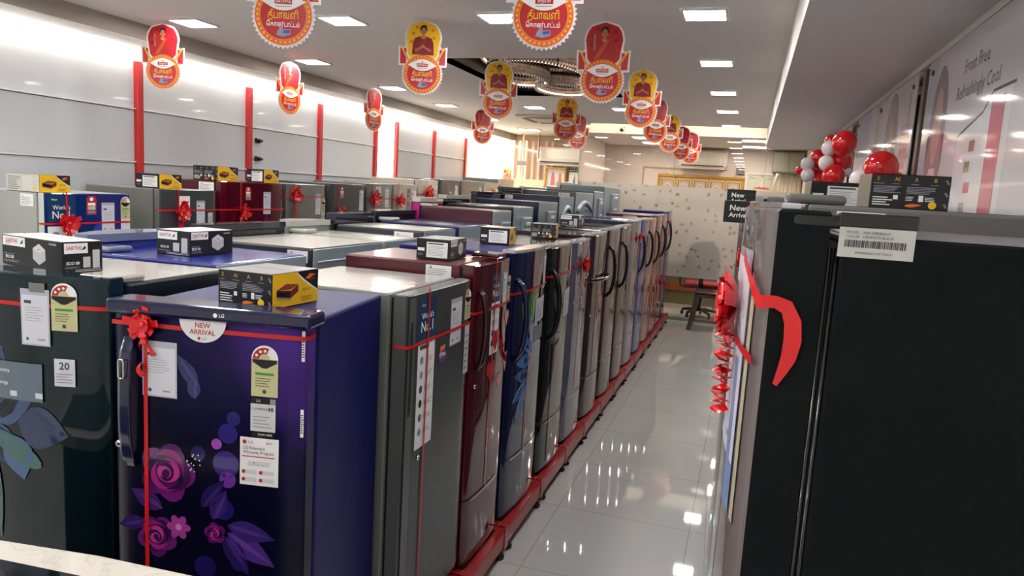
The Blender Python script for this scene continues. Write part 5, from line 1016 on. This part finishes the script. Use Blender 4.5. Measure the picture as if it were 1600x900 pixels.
        b.text(S, '\u0ba4\u0bc0\u0baa\u0bbe\u0bb5\u0bb3\u0bbf', 0, cz+.0, .04, DY, 10, bold=.015, maxw=.12); b.text(S, '\u0bc6\u0b95\u0bbe\u0ba3\u0bcd\u0b9f\u0bbe\u0b9f\u0bcd\u0b9f\u0bae\u0bcd', 0, cz-.0345, .025, WHITE, 10, bold=.02, maxw=.13)
        b.poly(S, [(-.026, cz-.075), (-.02, cz-.055), (.03, cz-.052), (.03, cz-.072), (0, cz-.08)], mat('print_steel', (140, 150, 170), .4), 10); b.poly(S, [(0, cz-.058), (.028, cz-.054), (.026, cz-.066), (.002, cz-.068)], mat('print_blue2', (50, 70, 170), .4), 11); b.ell(S, -.008, cz-.05, .008, .008, mat('print_steel'), 11, 8)
    me = b.build('tmp', recalc=False).data
    o = [x for x in bpy.data.objects if x.data == me][0]; bpy.data.objects.remove(o)
    me.name = 'festival_board'; _sign_cache[(red, eng)] = me
    return me
def cut(rnd): return rnd
SG = [(-1.80, 2.50, 2.635, 0, 0, 1, 'large sign cut off at top left with English shop name'), (-.80, 2.70, 2.665, 0, 0, 0, 'large sign cut off at the top centre with Tamil shop name'),
      (-3.87, 4.05, 2.67, 0, 1, 0, 'sign glowing in front of the first left ceiling light'), (-3.80, 5.38, 2.66, 58, 1, 1, 'half turned sign third upright along left wall side'), (-3.76, 6.76, 2.65, 58, 1, 0, 'half turned sign by the fourth red upright'), (-1.96, 4.10, 2.675, 0, 0, 1, 'yellow backed sign facing forward left of chandelier'),
      (-1.91, 5.35, 2.665, 10, 0, 1, 'yellow backed sign in front of chandelier left part'), (-3.27, 8.65, 2.68, 20, 1, 0, 'small red backed sign below the far left ceiling edge'), (-1.85, 7.28, 2.66, 0, 0, 1, 'yellow backed sign beyond the chandelier'), (-2.13, 9.02, 2.685, 15, 1, 0, 'red backed sign tucked behind the one beyond chandelier'), (-3.46, 11.9, 2.68, 84, 1, 1, 'edge on sign hanging in the bright far bay'),
      (-.84, 4.04, 2.64, -3, 1, 1, 'red backed sign with waving woman right of the chandelier'), (-.86, 5.69, 2.665, 0, 0, 1, 'second sign in the aisle line, yellow backed'), (-.94, 7.24, 2.665, 18, 1, 0, 'third sign in the aisle line, red backed'), (-.96, 8.77, 2.68, 5, 0, 1, 'fourth sign in the aisle line, yellow backed'), (-.91, 9.75, 2.645, 22, 1, 0, 'fifth sign in the aisle line before the glass'), (-.83, 10.2, 2.62, 12, 1, 1, 'last sign of the aisle line against the glass')]
for x, y, z, rz, red, eng, lb in SG:
    t = thing('hanging_festival_sign', lb, 'hanging sign', (x, y, z), math.radians(17+rz if x < -1.5 else 8+rz), 'festival signs hung from the ceiling')
    big = .0
    o = bpy.data.objects.new('printed_board', sign_mesh(red, eng)); C.objects.link(o); o.parent = t
    if z > 2.68: o.scale = (1.0, 1, 1)
    b = MB(); b.tube([(0, 0, -.004), (0, 0, (ZC+.359-z) if RX0 < x < RX1 and RY0 < y < RY1 else max(.012, ZC-z-.001))], .0008, GREYINK, 5); b.build('string', t)

# ---------------------------------------------------------------- chandelier
m_cry = mat('smoky_crystal', (214, 204, 194), .15, metal=.25, noise=.5, nscale=60); m_glow = mat('warm_led_ring', (255, 220, 196), .4, emit=((255, 214, 186), 2.2)); m_chr = mat('chandelier_frame', (70, 66, 64), .2, metal=.9)
t = thing('chandelier', 'oval crystal chandelier of interlocking rings set into the ceiling recess', 'chandelier', ((RX0+RX1)/2, 6.38, ZC))
def ring(a, bb, cx_, cy_, z, H, n, name):
    b = MB(); pts = [(cx_+a*math.cos(2*PI*i/n), cy_+bb*math.sin(2*PI*i/n)) for i in range(n)]
    b.tube([(x, y, z+H) for x, y in pts[::2]], .02, m_chr, 6, True); b.build(name+'_frame' if False else 'ring_frame', t)
    b = MB()
    for x, y in pts:
        for j in range(3):
            zz = z+H*(j+.5)/3; r = .021; vs = [(x+r, y, zz), (x, y+r, zz), (x-r, y, zz), (x, y-r, zz), (x, y, zz+r*1.6), (x, y, zz-r*1.6)]
            b.mesh(vs, [[0, 1, 4], [1, 2, 4], [2, 3, 4], [3, 0, 4], [1, 0, 5], [2, 1, 5], [3, 2, 5], [0, 3, 5]], m_cry)
    b.build('crystal_curtain', t)['kind'] = 'stuff'
    b = MB(); b.tube([(cx_+(a-.02)*math.cos(2*PI*i/40), cy_+(bb-.02)*math.sin(2*PI*i/40), z+.01) for i in range(40)], .007, m_glow, 6, True); b.build('light_ring', t)
ring(.50, .86, 0, 0, .12, .14, 120, 'outer'); ring(.41, .74, 0, 0, .03, .12, 100, 'middle'); ring(.24, .38, -.12, -.3, -.05, .09, 60, 'front'); ring(.24, .38, .12, .3, -.05, .09, 60, 'rear')
b = MB(); b.box(-.4, .4, -.75, .75, .3, .355, m_chr, .02, 2); b.build('ceiling_plate', t)
for x in (-.3, .3):
    for y in (-.6, .6):
        b = MB(); b.tube([(x, y, .0), (x, y, .31)], .006, m_chr); b.build('suspension_rod', t)

# ---------------------------------------------------------------- marble rimmed counter at lower left
t = thing('display_counter', 'low counter with white marble edge at the lower left corner', 'counter', (0, 0, 0))
mar = marble_material(); b = MB()
outer = [(-1.9, 1.02), (-1.75, 1.075), (-1.53, 1.112), (-1.28, 1.148), (-1.03, 1.165), (-.98, 1.12), (-1.0, .6), (-1.9, .6)]
b.prism(outer, .81, .85, mar); b.build('marble_top', t)
b = MB(); b.prism([(-1.87, .61), (-1.87, .97), (-1.5, 1.04), (-1.25, 1.062), (-1.05, 1.075), (-1.03, .61)], .8505, .858, mat('black_glass', (14, 16, 26), .08)); b.build('glass_inlay', t)['label'] = 'black glass inlay'
b = MB(); b.prism([(-1.85, .65), (-1.85, .98), (-1.5, 1.05), (-1.1, 1.1), (-1.06, .65)], 0, .81, mat('counter_dark', (30, 30, 38), .4)); b.build('base', t)
